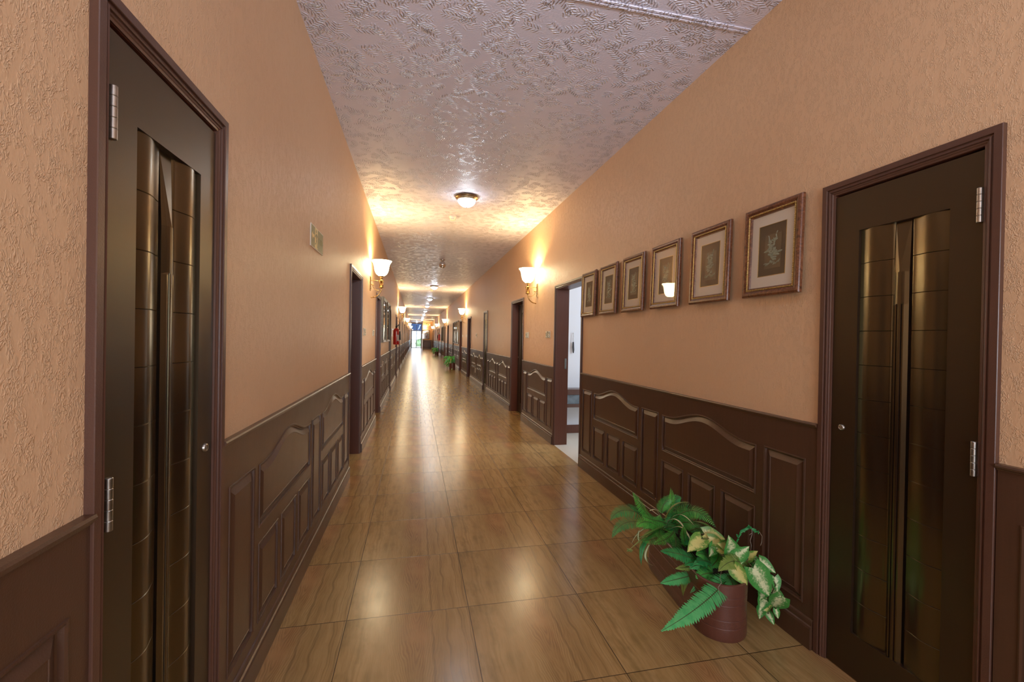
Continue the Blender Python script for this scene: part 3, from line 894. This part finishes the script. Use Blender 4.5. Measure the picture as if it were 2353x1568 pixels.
# ------------------------------------------------------------------ signs and plaques
def text_bm(txt, size, ext=.0006):
    cu = bpy.data.curves.new('txt', 'FONT'); cu.body = txt; cu.size = size; cu.extrude = ext; cu.align_x = 'CENTER'; cu.align_y = 'CENTER'
    o = bpy.data.objects.new('txt', cu); COL.objects.link(o)
    dg = bpy.context.evaluated_depsgraph_get()
    me = bpy.data.meshes.new_from_object(o.evaluated_get(dg))
    bm = bm_(); bm.from_mesh(me)
    bpy.data.objects.remove(o); bpy.data.curves.remove(cu); bpy.data.meshes.remove(me)
    # text plane xy -> wall plane: reading direction +y, facing +x
    for v in bm.verts: x, y, z = v.co; v.co = (z, x, y)
    return bm
def make_exit(label, far=False):
    t = thing('exit_sign', label, 'exit sign', group='green exit signs')
    bm = bm_(); box(bm, 0, .006, -.178, .178, -.071, .071, .0012); link('edge_plate', bm, 'plastic', t)
    bm = bm_(); box(bm, .006, .0068, -.172, .172, -.066, .066); link('sign_face', bm, 'sign', t)
    bm = bm_()
    x0, x1 = .0068, .0074
    # pale doorway block with a dark running figure, left-pointing arrow
    poly_prism(bm, [(-.075, -.066), (.005, -.066), (.005, .066), (-.075, .066)], x0, x1)
    poly_prism(bm, [(-.160, .005), (-.132, .032), (-.132, .014), (-.092, .014), (-.092, -.006), (-.132, -.006), (-.132, -.024)], x0, x1)
    link('pictogram', bm, 'sign_l', t)
    bm = bm_(); x0, x1 = .0074, .0078
    n = 14; poly_prism(bm, [(-.038+.011*math.cos(2*PI*k/n), .046+.011*math.sin(2*PI*k/n)) for k in range(n)], x0, x1)
    poly_prism(bm, [(-.048, .030), (-.022, .032), (-.012, .000), (-.030, -.012), (-.044, .004)], x0, x1)
    poly_prism(bm, [(-.048, .030), (-.044, .020), (-.064, .002), (-.072, .008)], x0, x1)
    poly_prism(bm, [(-.022, .032), (-.018, .022), (.000, .012), (.004, .020)], x0, x1)
    poly_prism(bm, [(-.036, -.006), (-.024, -.010), (-.044, -.038), (-.066, -.044), (-.068, -.035), (-.050, -.030)], x0, x1)
    poly_prism(bm, [(-.026, -.008), (-.012, -.002), (-.006, -.032), (.004, -.052), (-.006, -.056), (-.016, -.034)], x0, x1)
    link('running_figure', bm, 'sign', t)
    if not far:
        bm = text_bm('EXIT', .058)
        for v in bm.verts: v.co.y += .092; v.co.x += .0072
        link('lettering', bm, 'sign_t', t)
    for y in (-.165, .168):
        bm = bm_(); lathe(bm, [(0, .010), (.003, .0095), (.0045, .0078)], 10, (0, y, 0), 'x')
        link('screw', bm, 'steel', t)
    return t
t = make_exit('green exit sign with arrow and running figure on the left wall'); t.location = (XL, 3.088, 2.046)
t = make_exit('small exit sign far down the right wall, seen edge-on', True); t.location = (XR, 23.4, 2.05); t.rotation_euler = (0, 0, PI)
t = make_exit('yellowish exit sign high on the short far end wall', True); t.location = (1.12, YE, 2.93); t.rotation_euler = (0, 0, -PI/2)
def make_plaque(num, label, loc, rz):
    t = thing('room_number_sign', label, 'room number', loc, rz, group='room number plaques')
    bm = bm_(); box(bm, 0, .010, -.098, .098, -.048, .048, .003); link('plaque', bm, 'nickel', t)
    if num:
        for k, ch in enumerate(num):
            bm = bm_(); y = -.048+.096*k
            box(bm, .010, .0125, y-.043, y+.043, -.043, .043, .001); link('tile', bm, 'dplastic2', t)
            bm = text_bm(ch, .112, .003)
            for v in bm.verts: v.co.x += .0130; v.co.y = v.co.y*1.15+y
            link('digit', bm, 'nickel', t)
    return t
M['dplastic2'] = burnish('plaque_recess', lin(120, 108, 84), lin(150, 136, 106), .4, .5)
make_plaque('26', 'silver room plaque reading 26 beside the open doorway', (XR, 5.90, 1.482), PI)
make_plaque('28', 'silver room plaque reading 28 beside the second right-hand room door', (XR, 7.07, 1.478), PI)
make_plaque('25', 'silver room plaque reading 25 on the left wall, nearer one', (XL, 5.88, 1.47), 0)
make_plaque('27', 'silver room plaque reading 27 on the left wall, farther one', (XL, 7.08, 1.465), 0)
make_plaque('', 'tiny far room plaque beside the third right-hand room doorway', (XR, 16.02, 1.475), PI)
make_plaque('', 'tiny far room plaque just before the fourth right-hand room doorway', (XR, 17.3, 1.475), PI)
t = thing('light_switch', 'white square switch plate on the right wall beyond the second cupboard door', 'light switch', (XR, 13.34, 1.49), PI)
bm = bm_(); box(bm, 0, .010, -.06, .06, -.06, .06, .003); link('plate', bm, 'plastic', t)
bm = bm_(); box(bm, .010, .016, -.02, .02, -.03, .03, .002); link('rocker', bm, 'dplastic', t)
t = thing('power_outlet', 'small white outlet set low in the right wainscot', 'outlet', (XR-PD-.005, 13.36, .41), PI)
bm = bm_(); box(bm, 0, .010, -.045, .045, -.07, .07, .003); link('plate', bm, 'plastic', t)
bm = bm_()
for y, z in ((0, .025), (-.015, -.015), (.015, -.015)): box(bm, .010, .0108, y-.004, y+.004, z-.008, z+.008)
link('socket_slot', bm, 'dplastic', t)

# ------------------------------------------------------------------ fire extinguishers
def make_ext(label):
    t = thing('fire_extinguisher', label, 'fire extinguisher', group='red fire extinguishers')
    bm = bm_(); lathe(bm, [(0, 0), (.075, 0), (.082, .006), (.086, .02), (.086, .36), (.082, .39), (.066, .425), (.040, .45), (.022, .458), (.022, .485), (0, .485)], 32)
    link('cylinder', bm, 'red', t)
    bm = bm_(); lathe(bm, [(.024, .46), (.028, .47), (.028, .50), (.020, .515), (0, .515)], 16)
    tube(bm, [(0, .02, .505), (0, -.04, .535), (0, -.11, .565)], .008); tube(bm, [(0, .0, .49), (0, -.05, .495), (0, -.10, .485)], .008)
    link('valve_handle', bm, 'black', t)
    bm = bm_(); lathe(bm, [(0, .028), (.014, .026), (.017, .010), (.010, 0)], 14, (.02, .02, .49), 'x'); link('gauge', bm, 'plastic', t)
    bm = bm_(); tube(bm, [(.02, .02, .50), (.05, .07, .55), (.06, .125, .56), (.06, .135, .50), (.07, .10, .42), (.085, .05, .36)], .011); link('hose', bm, 'rubber', t)
    bm = bm_(); lathe(bm, [(.012, .34), (.020, .32), (.024, .28), (.030, .12), (.030, .10), (0, .10)], 16, (.095, -.01, .03)); link('nozzle', bm, 'rubber', t)
    bm = bm_(); n = 10; ls = []
    for z in (.10, .27): ls.append([(.0868*math.cos(a), .0868*math.sin(a), z) for a in [-1.35+.8*k/n for k in range(n+1)]])
    loops(bm, ls, closed=False); link('paper_label', bm, 'label_w', t)
    bm = bm_(); box(bm, -.125, -.112, -.03, .03, .22, .44, .002); box(bm, -.115, -.02, -.012, .012, .405, .425); link('wall_bracket', bm, 'steel', t)
    return t
t = make_ext('red fire extinguisher hung on the left wall beyond the framed panels'); t.location = (XL+.125, 12.45, 1.19)
o = dup(t, label='small distant red fire extinguisher hung on the right wall'); o.location = (XR-.125, 33.0, 1.17); o.rotation_euler = (0, 0, PI)

# ------------------------------------------------------------------ things inside the open doorway
t = thing('luggage_bench', 'dark wood bench with grey slab seen through the open doorway', 'bench', (3.0, 6.02, 0))
bm = bm_(); box(bm, -.9, .9, -.02, .2, .425, .475, .004); link('lower_rail', bm, 'casing', t)
bm = bm_(); box(bm, -.9, .9, -.01, .2, .475, .610, .004); link('stone_panel', bm, 'granite', t)
bm = bm_(); box(bm, -.9, .9, -.02, .2, .610, .690, .004); link('upper_rail', bm, 'casing', t)
for sx in (-.86, .86):
    bm = bm_(); box(bm, sx-.03, sx+.03, .1, .18, 0, .425, .004); link('leg', bm, 'casing', t)
t = thing('key_fob', 'dark key fob hanging on the white wall inside the doorway', 'key fob', (at_y(1316.5, 768, 6.232).x, 6.232, 1.50))
bm = bm_(); tube(bm, [(0, .008, .012), (0, -.02, .010), (0, -.022, .022)], .003); link('hook', bm, 'steel', t)
bm = bm_(); tube(bm, [(0, -.016, .012), (.006, -.016, -.03), (-.002, -.016, -.08), (.002, -.016, -.13)], .004); link('chain', bm, 'steel', t)
bm = bm_(); poly_prism(bm, [(-.010, -.12), (.012, -.12), (.020, -.24), (.014, -.29), (-.004, -.28), (-.014, -.2)], -.004, .004)
for v in bm.verts: x, y, z = v.co; v.co = (y, x-.016, z)
link('fob', bm, 'bluefab', t)

# ------------------------------------------------------------------ small things on the far end wall
t = thing('emergency_bell', 'round white bell high on the short far end wall', 'bell', (1.6, YE, 2.84), -PI/2)
bm = bm_(); lathe(bm, [(0, .07), (.05, .065), (.08, .045), (.09, .02), (.09, .0)], 24, axis='x'); link('gong', bm, 'plastic', t)
bm = bm_(); box(bm, 0, .03, -.04, .04, -.16, -.07, .003); link('bell_box', bm, 'plastic', t)

# ------------------------------------------------------------------ planters
def bez(a, b, c_, t_): return a*(1-t_)**2 + b*2*t_*(1-t_) + c_*t_*t_
def frond_bm(P, width, n=30, up=Vector((-.25, -.62, .66)), droop=.25, seed=0, solid=.85):
    """arching frond: rachis tube + a row of toothed leaflets on each side"""
    r_ = random.Random(seed); bm = bm_()
    A, Bq, Cq = [Vector(p) for p in P]
    Bc = Bq*2-(A+Cq)*.5
    pts = [bez(A, Bc, Cq, k/24) for k in range(25)]
    L = sum((pts[i+1]-pts[i]).length for i in range(24))
    tube(bm, pts, [.0022*(1-.75*i/24)+.0004 for i in range(25)], 5, mi=1)
    step = L/n
    for k in range(1, n):
        t_ = k/n; p = bez(A, Bc, Cq, t_); tg = (bez(A, Bc, Cq, min(t_+.02, 1))-bez(A, Bc, Cq, t_-.02)).normalized()
        side = tg.cross(up)
        if side.length < .2: side = tg.cross(Vector((.6, -.7, .2)))
        side.normalize(); nor = side.cross(tg).normalized()
        prof = min(1, t_/.16)**.7*(1-max(0, (t_-.45)/.55)**1.7)
        ln = width*max(prof, .08)*r_.uniform(.9, 1.08)
        for sg in (-1, 1):
            dr = (side*sg + tg*.28 + nor*r_.uniform(-.10, .05)).normalized()
            hw = step*.5*(1.12 if solid > .8 else solid)
            q = []
            for (a, w_) in ((0, .75), (.35, 1.0), (.75, .85), (1.0, .12)):
                c0 = p+dr*ln*a - nor*droop*ln*a*a
                q.append((c0-tg*hw*w_, c0+tg*hw*w_+nor*.0006))
            for (a0, a1), (b0, b1) in zip(q, q[1:]):
                bm.faces.new([bm.verts.new(v) for v in (a0, a1, b1, b0)])
    return bm
def strap_bm(P, w, twist=0):
    bm = bm_(); uvl = bm.loops.layers.uv.new('UVMap')
    A, Bq, Cq = [Vector(p) for p in P]; Bc = Bq*2-(A+Cq)*.5; n = 22; rows = []
    for k in range(n+1):
        t_ = k/n; p = bez(A, Bc, Cq, t_); tg = (bez(A, Bc, Cq, min(t_+.02, 1))-bez(A, Bc, Cq, max(t_-.02, 0))).normalized()
        s_ = tg.cross(Vector((0, 0, 1)))
        if s_.length < .15: s_ = tg.cross(Vector((.7, -.7, 0)))
        s_.normalize(); nr = s_.cross(tg)
        ww = w*(.55+.45*math.sin(PI*min(t_*1.1, 1)))*(1-t_**4)+.0006
        rows.append([(p+s_*ww*a+nr*abs(a)*ww*.5, (a+1)/2, t_) for a in (-1, -.5, 0, .5, 1)])
    for a, b in zip(rows, rows[1:]):
        for i in range(4):
            q = (a[i], a[i+1], b[i+1], b[i]); f = bm.faces.new([bm.verts.new(x[0]) for x in q]); f.smooth = True
            for l, x in zip(f.loops, q): l[uvl].uv = (x[1], x[2])
    bmesh.ops.remove_doubles(bm, verts=bm.verts, dist=1e-5)
    return bm
def heart(bm, c_, direction, normal, size, curl=.25):
    uvl = bm.loops.layers.uv.verify()
    tg = direction.normalized(); nr = (normal-tg*normal.dot(tg)).normalized(); sd_ = tg.cross(nr)
    rows = []; n = 9
    for k in range(n+1):
        v = k/n
        w = size*.36*(math.sin(PI*min(1, (v*.92+.08))**.62))**.8*(1 if v < .98 else .05)+.0004
        back = -.10*size if k == 0 else 0
        row = []
        for a in (-1, -.66, -.33, 0, .33, .66, 1):
            p = c_+tg*(size*v+back*abs(a)-size*.12*abs(a)*(1-v)) + sd_*w*a + nr*(-curl*size*(v-.25)**2*.9 + abs(a)**1.5*w*.28 + .02*size*math.sin(9*v)*abs(a))
            row.append((p, (a+1)/2, v))
        rows.append(row)
    for a, b in zip(rows, rows[1:]):
        for i in range(6):
            q = (a[i], a[i+1], b[i+1], b[i]); f = bm.faces.new([bm.verts.new(x[0]) for x in q]); f.smooth = True
            for l, x in zip(f.loops, q): l[uvl].uv = (x[1], x[2])
def stadium(p0, p1, r_, n=20):
    d_ = (p1-p0); L = d_.length; d_.normalize(); s_ = Vector((d_.y, -d_.x, 0)); pts = []
    for k in range(n+1):
        a = PI*k/n; pts.append(p0 + (s_*math.cos(a) - d_*math.sin(a))*r_)
    for k in range(n+1):
        a = PI*k/n; pts.append(p1 + (-s_*math.cos(a) + d_*math.sin(a))*r_)
    return pts
def planter_bm(p0, p1, r_, h):
    bm = bm_(); ls = []
    prof = [(-.06, .012), (0, .0), (.004, .012), (.003, .060), (.0012, .0625), (.0030, .065), (.0028, .098), (.0010, .1005), (.0028, .103), (.0020, .140), (.0022, .170), (.0004, .1725), (.0028, .175), (.0034, .206), (.0014, .2085), (.0038, .211), (.0045, h-.012), (.004, h-.003), (-.002, h), (-.012, h-.003), (-.014, h-.05)]
    for o, z in prof:
        ls.append([Vector((q.x, q.y, z)) for q in stadium(p0, p1, r_-.006+o)])
    vs = loops(bm, ls, smooth=True); bm.faces.new(vs[0])
    return bm
def soil_bm(p0, p1, r_, z):
    bm = bm_(); vs = [bm.verts.new((q.x, q.y, z)) for q in stadium(p0, p1, r_-.018)]; bm.faces.new(vs)
    return bm
PX = lambda u, v: (1390+u/3.919, 1100+v/3.919)
def PT(u, v, y, xmax=1.765):
    p = at_y(*PX(u, v), y)
    if p.x > xmax: p = at_x(*PX(u, v), xmax)
    p.z = max(p.z, .012)
    return p
hero = thing('fern_planter', 'large oblong brown planter of ferns and variegated vines against the right wainscot', 'potted plant', (1.54, 2.24, 0), group='planters along the right wall')
HB = Vector((1.54, 2.24, 0))
p0, p1, pr, ph = Vector((1.497, 1.885, 0))-HB, Vector((1.565, 2.42, 0))-HB, .128, .272
link('planter', planter_bm(p0, p1, pr, ph), 'pot', hero, sharp=22); link('soil', soil_bm(p0, p1, pr, ph-.03), 'soil', hero)
def hl(pts): return [p-HB for p in pts]
# fronds: (base, middle, tip in photo-crop pixels with depths), half width, material
FR = [
 ((1150, 850, 1.92), (900, 1110, 1.72), (500, 1380, 1.62), .052, 'fern_bl', 42, 1),
 ((880, 770, 2.02), (700, 690, 1.93), (497, 655, 1.85), .042, 'fern_d', 34, 1),
 ((880, 850, 2.02), (680, 900, 1.93), (498, 945, 1.88), .034, 'fern_bl', 30, 1),
 ((840, 830, 2.05), (735, 900, 1.95), (705, 1060, 1.93), .020, 'fern_y', 24, 1),
 ((900, 860, 2.0), (850, 940, 1.92), (765, 1035, 1.9), .016, 'fern_bl', 22, 1),
 ((870, 790, 2.05), (740, 800, 1.95), (640, 812, 1.93), .018, 'fern_y', 20, 1),
 ((1340, 850, 1.88), (1180, 745, 1.82), (1020, 840, 1.78), .045, 'fern_y', 34, 1),
 ((735, 620, 2.2), (712, 520, 2.18), (712, 425, 2.15), .026, 'fern', 22, 1),
 ((450, 410, 2.42), (345, 270, 2.35), (248, 122, 2.3), .042, 'fern_b', 36, 0),
 ((560, 340, 2.45), (602, 200, 2.45), (588, 78, 2.42), .024, 'fern_b', 26, 0),
 ((430, 380, 2.42), (190, 285, 2.38), (48, 385, 2.3), .046, 'fern_d', 30, 0),
 ((430, 430, 2.38), (200, 395, 2.3), (64, 540, 2.22), .042, 'fern_d', 30, 0),
 ((490, 440, 2.36), (370, 390, 2.3), (285, 440, 2.26), .042, 'fern_b', 28, 0),
 ((600, 400, 2.38), (790, 290, 2.27), (1002, 445, 2.12), .052, 'fern', 36, 0),
 ((590, 380, 2.42), (690, 270, 2.36), (760, 235, 2.3), .045, 'fern_d', 30, 0),
 ((540, 310, 2.46), (620, 200, 2.46), (690, 180, 2.44), .042, 'fern_d', 28, 0),
 ((510, 320, 2.46), (540, 220, 2.46), (640, 145, 2.46), .040, 'fern', 28, 0),
 ((470, 470, 2.36), (350, 590, 2.28), (330, 790, 2.24), .017, 'fern_d', 26, 1),
 ((560, 500, 2.34), (440, 545, 2.28), (330, 560, 2.25), .036, 'fern', 26, 0),
 ((620, 500, 2.3), (640, 600, 2.2), (600, 640, 2.15), .040, 'fern', 26, 0),
 ((620, 470, 2.32), (560, 540, 2.24), (420, 590, 2.2), .034, 'fern_b', 26, 0),
 ((760, 480, 2.25), (860, 450, 2.2), (960, 500, 2.12), .040, 'fern_d', 26, 0),
 ((450, 350, 2.45), (330, 300, 2.42), (205, 225, 2.4), .028, 'fern_d', 26, 0),
 ((560, 400, 2.4), (420, 370, 2.34), (330, 330, 2.3), .040, 'fern_b', 28, 0),
 ((640, 420, 2.35), (760, 400, 2.28), (870, 470, 2.2), .045, 'fern', 28, 0),
 ((950, 800, 1.98), (1020, 700, 1.95), (960, 620, 1.93), .045, 'fern', 26, 1),
 ((1000, 850, 1.95), (900, 860, 1.9), (820, 900, 1.88), .035, 'fern', 24, 1),
 ((1100, 870, 1.9), (1150, 960, 1.80), (1130, 1050, 1.77), .040, 'fern_bl', 22, 1),
 ((960, 780, 2.0), (900, 690, 1.97), (820, 690, 1.95), .036, 'fern', 24, 1),
 ((1050, 860, 1.9), (960, 960, 1.83), (930, 1010, 1.82), .034, 'fern', 22, 1),
 ((900, 700, 2.05), (880, 620, 2.03), (900, 540, 2.02), .034, 'fern_d', 22, 1),
 ((680, 520, 2.25), (760, 560, 2.18), (800, 640, 2.1), .040, 'fern_d', 24, 1),
]
rf = random.Random(21)
for k in range(26):
    if k < 16:   # around the far crown
        a_ = rf.uniform(-.5, 1.2)*PI; ln_ = rf.uniform(110, 250); cx_, cy_, y_ = 520+rf.uniform(-60, 60), 440+rf.uniform(-30, 60), 2.38
        dy_ = -.14*math.sin(a_)
    else:        # around the near crown
        a_ = rf.uniform(.1, 1.15)*PI; ln_ = rf.uniform(90, 200); cx_, cy_, y_ = 930+rf.uniform(-60, 90), 820+rf.uniform(-40, 40), 2.0
        dy_ = -.10
    ex, ey = cx_+ln_*math.cos(a_)*1.1, cy_+ln_*math.sin(a_)*.75
    FR.append(((cx_, cy_, y_), ((cx_+ex)/2, (cy_+ey)/2-rf.uniform(15, 45), y_+dy_*.5), (ex, ey, y_+dy_), rf.uniform(.026, .040), rf.choice(['fern', 'fern_d', 'fern_b', 'fern', 'fern_bl' if k > 15 else 'fern_d']), 26, k > 15))
for i, (a, b, c_, w, m, n_, solid) in enumerate(FR):
    P = hl([PT(*a), PT(*b), PT(*c_)])
    P[0].z = min(P[0].z, .36)
    link('frond', frond_bm(P, w, n_, droop=.18 if solid else .28, seed=i, solid=.95 if solid else .62), [m, 'stem'], hero)
ST = [((540, 400, 2.42), (620, 255, 2.4), (765, 215, 2.36), .012, 'strap2'), ((500, 470, 2.36), (350, 545, 2.28), (215, 650, 2.24), .007, 'strap2'),
      ((480, 480, 2.36), (370, 520, 2.30), (300, 680, 2.28), .014, 'strap2'), ((400, 600, 2.28), (365, 720, 2.24), (435, 785, 2.22), .008, 'strap'),
      ((560, 385, 2.38), (660, 385, 2.3), (745, 520, 2.22), .008, 'strap'), ((580, 460, 2.34), (700, 450, 2.26), (765, 575, 2.2), .007, 'strap'),
      ((790, 400, 2.28), (900, 420, 2.2), (1060, 530, 2.08), .012, 'strap2'), ((405, 292, 2.42), (460, 290, 2.42), (500, 345, 2.42), .006, 'strap'),
      ((310, 470, 2.3), (300, 540, 2.28), (320, 600, 2.27), .006, 'strap'), ((800, 420, 2.26), (880, 470, 2.18), (1000, 500, 2.1), .010, 'strap2'), ((600, 360, 2.4), (690, 330, 2.3), (800, 420, 2.2), .006, 'strap'), ((700, 470, 2.28), (740, 500, 2.2), (770, 560, 2.15), .006, 'strap'), ((530, 430, 2.38), (430, 480, 2.3), (260, 560, 2.25), .007, 'strap2'), ((480, 420, 2.4), (330, 470, 2.32), (240, 590, 2.28), .005, 'strap')]
for a, b, c_, w, m in ST:
    link('strap_leaf', strap_bm(hl([PT(*a), PT(*b), PT(*c_)]), w), m, hero)
# little plantlet at the end of a runner
bm = bm_(); c0 = PT(225, 650, 2.24)-HB
for k in range(8):
    a = 2*PI*k/8; heart(bm, c0, Vector((math.cos(a), math.sin(a), -.1+.5*(k % 2))), Vector((0, -.4, 1)), .020, .1)
link('plantlet', bm, 'strap2', hero)
# pothos leaves: (base px, tip px, depth, size factor, yellow?)
PO = [((900, 560), (840, 640), 2.0, 1, 1), ((870, 545), (760, 640), 1.98, 1, 1), ((900, 500), (1080, 540), 2.02, 1, 1), ((940, 545), (1080, 600), 1.98, 1, 1),
      ((1150, 700), (1130, 550), 1.88, 1, 0), ((1170, 710), (1290, 625), 1.86, 1.1, 0), ((1290, 720), (1360, 660), 1.86, .9, 1), ((1160, 800), (1280, 960), 1.80, 1, 1),
      ((1340, 810), (1490, 1060), 1.80, 1.05, 0), ((1395, 740), (1530, 840), 1.86, 1, 0), ((1340, 740), (1450, 870), 1.9, .9, 0), ((1530, 890), (1560, 1020), 1.83, 1.35, 0),
      ((1440, 1010), (1400, 1080), 1.83, .9, 0), ((1480, 1010), (1600, 1060), 1.86, .8, 0), ((1590, 1070), (1500, 1170), 1.86, .8, 0), ((1440, 1080), (1400, 1180), 1.84, 1, 0),
      ((1470, 1100), (1440, 1210), 1.86, .9, 1), ((1470, 1210), (1520, 1310), 1.84, 1.3, 0), ((1410, 1170), (1395, 1250), 1.85, .8, 0), ((1400, 1040), (1470, 1090), 1.86, .8, 0),
      ((1020, 640), (1090, 680), 1.93, .9, 1), ((1000, 600), (950, 690), 1.96, .9, 0), ((1290, 760), (1250, 700), 1.9, .9, 0), ((1100, 640), (1040, 590), 1.93, .9, 1),
      ((930, 480), (990, 470), 2.06, .8, 1), ((1250, 650), (1230, 760), 1.86, .9, 0), ((1380, 800), (1350, 900), 1.86, .9, 0), ((1500, 900), (1440, 950), 1.87, .9, 0), ((1540, 1180), (1560, 1260), 1.87, .7, 0)]
rp = random.Random(5)
for i, (a, b, y, sz, yel) in enumerate(PO):
    A, T = PT(a[0], a[1], y, 1.745)-HB, PT(b[0], b[1], y-.035, 1.745)-HB
    bm = bm_(); bm.loops.layers.uv.new('UVMap')
    d_ = T-A; nrm = Vector((-.45, -.75, .6))+Vector((rp.uniform(-.25, .25), rp.uniform(-.2, .2), rp.uniform(-.2, .2)))
    heart(bm, A, d_, nrm, max(d_.length, .03)*1.08, .3)
    tube(bm, [A, A-d_*.25+Vector((0, .012, -.008))], .0014, 5, mi=1)
    bmesh.ops.remove_doubles(bm, verts=bm.verts, dist=1e-5)
    link('pothos_leaf', bm, ['pothos_y' if yel else 'pothos', 'stem'], hero)
for k, path in enumerate(([(1200, 860, 1.92), (1330, 780, 1.88), (1480, 850, 1.85), (1540, 960, 1.86), (1470, 1090, 1.87), (1470, 1220, 1.86)], [(1000, 800, 1.98), (960, 640, 2.0), (880, 540, 2.0)], [(1150, 830, 1.92), (1200, 720, 1.88)])):
    bm = bm_(); tube(bm, hl([PT(*q, 1.735) for q in path]), .0028, 6); link('vine_stem', bm, 'stem', hero)
bm = bm_(); pts = hl([PT(*q) for q in ((1180, 700, 1.93), (1185, 570, 1.93), (1225, 475, 1.92), (1300, 440, 1.91), (1390, 490, 1.9))]); tube(bm, pts, .0016, 5)
for k in range(34):
    t_ = .12+.88*k/34; i = min(int(t_*4), 3); p = pts[i].lerp(pts[i+1], t_*4-i)
    heart(bm, p, Vector((rp.uniform(-1, 1), rp.uniform(-.5, .2), rp.uniform(-.8, .5))), Vector((0, -1, .4)), rp.uniform(.010, .017), .2)
link('creeping_sprig', bm, 'fern_d', hero)
bm = bm_(); tube(bm, hl([PT(*q) for q in ((1312, 670, 1.88), (1318, 600, 1.88), (1308, 560, 1.88), (1326, 500, 1.88), (1322, 455, 1.88))]), .0014, 5)
tube(bm, hl([PT(*q) for q in ((1326, 490, 1.88), (1300, 510, 1.88))]), .001, 5); tube(bm, hl([PT(*q) for q in ((1390, 480, 1.89), (1415, 520, 1.89), (1412, 575, 1.89), (1400, 605, 1.89))]), .0011, 5)
link('dry_twig', bm, 'twig', hero)
bm = bm_(); tube(bm, hl([PT(*q) for q in ((1050, 830, 1.84), (1035, 900, 1.8), (1050, 940, 1.78), (1020, 980, 1.77), (1035, 1050, 1.76))]), .0012, 5); link('dry_twig', bm, 'twig', hero)

# the two planters further along
def far_planter(label, loc):
    t = thing('fern_planter', label, 'potted plant', loc, group='planters along the right wall')
    link('planter', planter_bm(Vector((0, -.18, 0)), Vector((0, .18, 0)), .13, .30), 'pot', t, sharp=22); link('soil', soil_bm(Vector((0, -.18, 0)), Vector((0, .18, 0)), .13, .27), 'soil', t)
    r_ = random.Random(3)
    for k in range(30):
        a = r_.uniform(.5*PI, 1.5*PI) if k < 22 else r_.uniform(-.4*PI, .4*PI); ln = r_.uniform(.22, .44) if k < 22 else r_.uniform(.10, .15)
        A = Vector((r_.uniform(-.05, .05), r_.uniform(-.15, .15), .28)); dv = Vector((math.cos(a), math.sin(a), 0))
        Bq = A+dv*ln*.55+Vector((0, 0, r_.uniform(.12, .30))); Cq = A+dv*ln+Vector((0, 0, r_.uniform(-.20, .20)))
        m = r_.choice(['fern', 'fern_b', 'fern', 'fern_bl', 'fern_y'])
        link('frond', frond_bm([A, Bq, Cq], .05, 14, seed=k, solid=.95), [m, 'stem'], t)
    for k in range(26):
        a = r_.uniform(.5*PI, 1.5*PI); rr = r_.uniform(.10, .36)
        A = Vector((math.cos(a)*rr, math.sin(a)*rr*.9, r_.uniform(.05, .42)-rr*.3+.08)); A.z = max(A.z, .06)
        bm = bm_(); bm.loops.layers.uv.new('UVMap'); heart(bm, A, Vector((math.cos(a), math.sin(a), -.6)), Vector((-.5, -.8, .6)), .10, .3)
        link('pothos_leaf', bm, 'pothos', t)
    return t
fp = far_planter('bushy leafy planter beyond the fourth right-hand room door', (1.575, 19.25, 0))
o = dup(fp, (1.56, 33.7, 0), label='distant leafy planter nearest to the far end')

# ------------------------------------------------------------------ lights
def area(name, loc, rot, sx, sy, energy, col):
    l = bpy.data.lights.new(name, 'AREA'); l.shape = 'RECTANGLE'; l.size = sx; l.size_y = sy; l.energy = energy; l.color = col
    o = bpy.data.objects.new(name, l); COL.objects.link(o); o.location = loc; o.rotation_euler = rot
    return o
area('rear_fill', (.6, YB+.1, 1.9), (math.radians(118), 0, 0), 2.2, 2.2, 170, (.84, .90, 1))  # unseen fill added behind the camera for cool, even light nearby
l = bpy.data.lights.new('ceiling_fill_spot', 'SPOT'); l.energy = 430; l.color = (.78, .88, 1); l.spot_size = math.radians(46); l.spot_blend = .9; l.shadow_soft_size = .12  # added spot with no fixture, grazes the near ceiling to brighten its strokes
o = bpy.data.objects.new('ceiling_fill_spot', l); COL.objects.link(o); o.location = (.6, -1.3, 2.55)
o.rotation_euler = (Vector((.6, 4.2, 3.2))-Vector((.6, -1.3, 2.55))).to_track_quat('-Z', 'Y').to_euler()
area('window_daylight', (.08, YN-.15, 1.5), (math.radians(-90), 0, 0), 1.1, 2.8, 25, (.72, .86, 1))
area('bedroom_daylight', (4.6, 4.4, 2.3), (0, math.radians(60), 0), 1.0, 1.2, 70, (.80, .90, 1))
for y in (9.5, 13, 18.5, 23, 28.5, 33, 38.5, 43):
    l = bpy.data.objects['sconce_bulb'].data.copy(); l.energy = 13; l.color = (1, .84, .62); l.shadow_soft_size = .45; l.specular_factor = 0
    o = bpy.data.objects.new('corridor_fill', l); COL.objects.link(o); o.location = (.59, y, 1.5)
w = bpy.data.worlds.new('sky'); sc.world = w; w.use_nodes = True
bg = w.node_tree.nodes['Background']
bg.inputs[0].default_value = (.78, .89, 1, 1); bg.inputs[1].default_value = 4.0

sc.view_settings.view_transform = 'Standard'; sc.view_settings.look = 'None'
sc.view_settings.exposure = 0.0; sc.view_settings.gamma = 1.1
sc.cycles.use_denoising = True
sc.cycles.max_bounces = 10; sc.cycles.diffuse_bounces = 5; sc.cycles.glossy_bounces = 4; sc.cycles.transparent_max_bounces = 12
sc.cycles.sample_clamp_indirect = 6; sc.cycles.caustics_reflective = False; sc.cycles.caustics_refractive = False
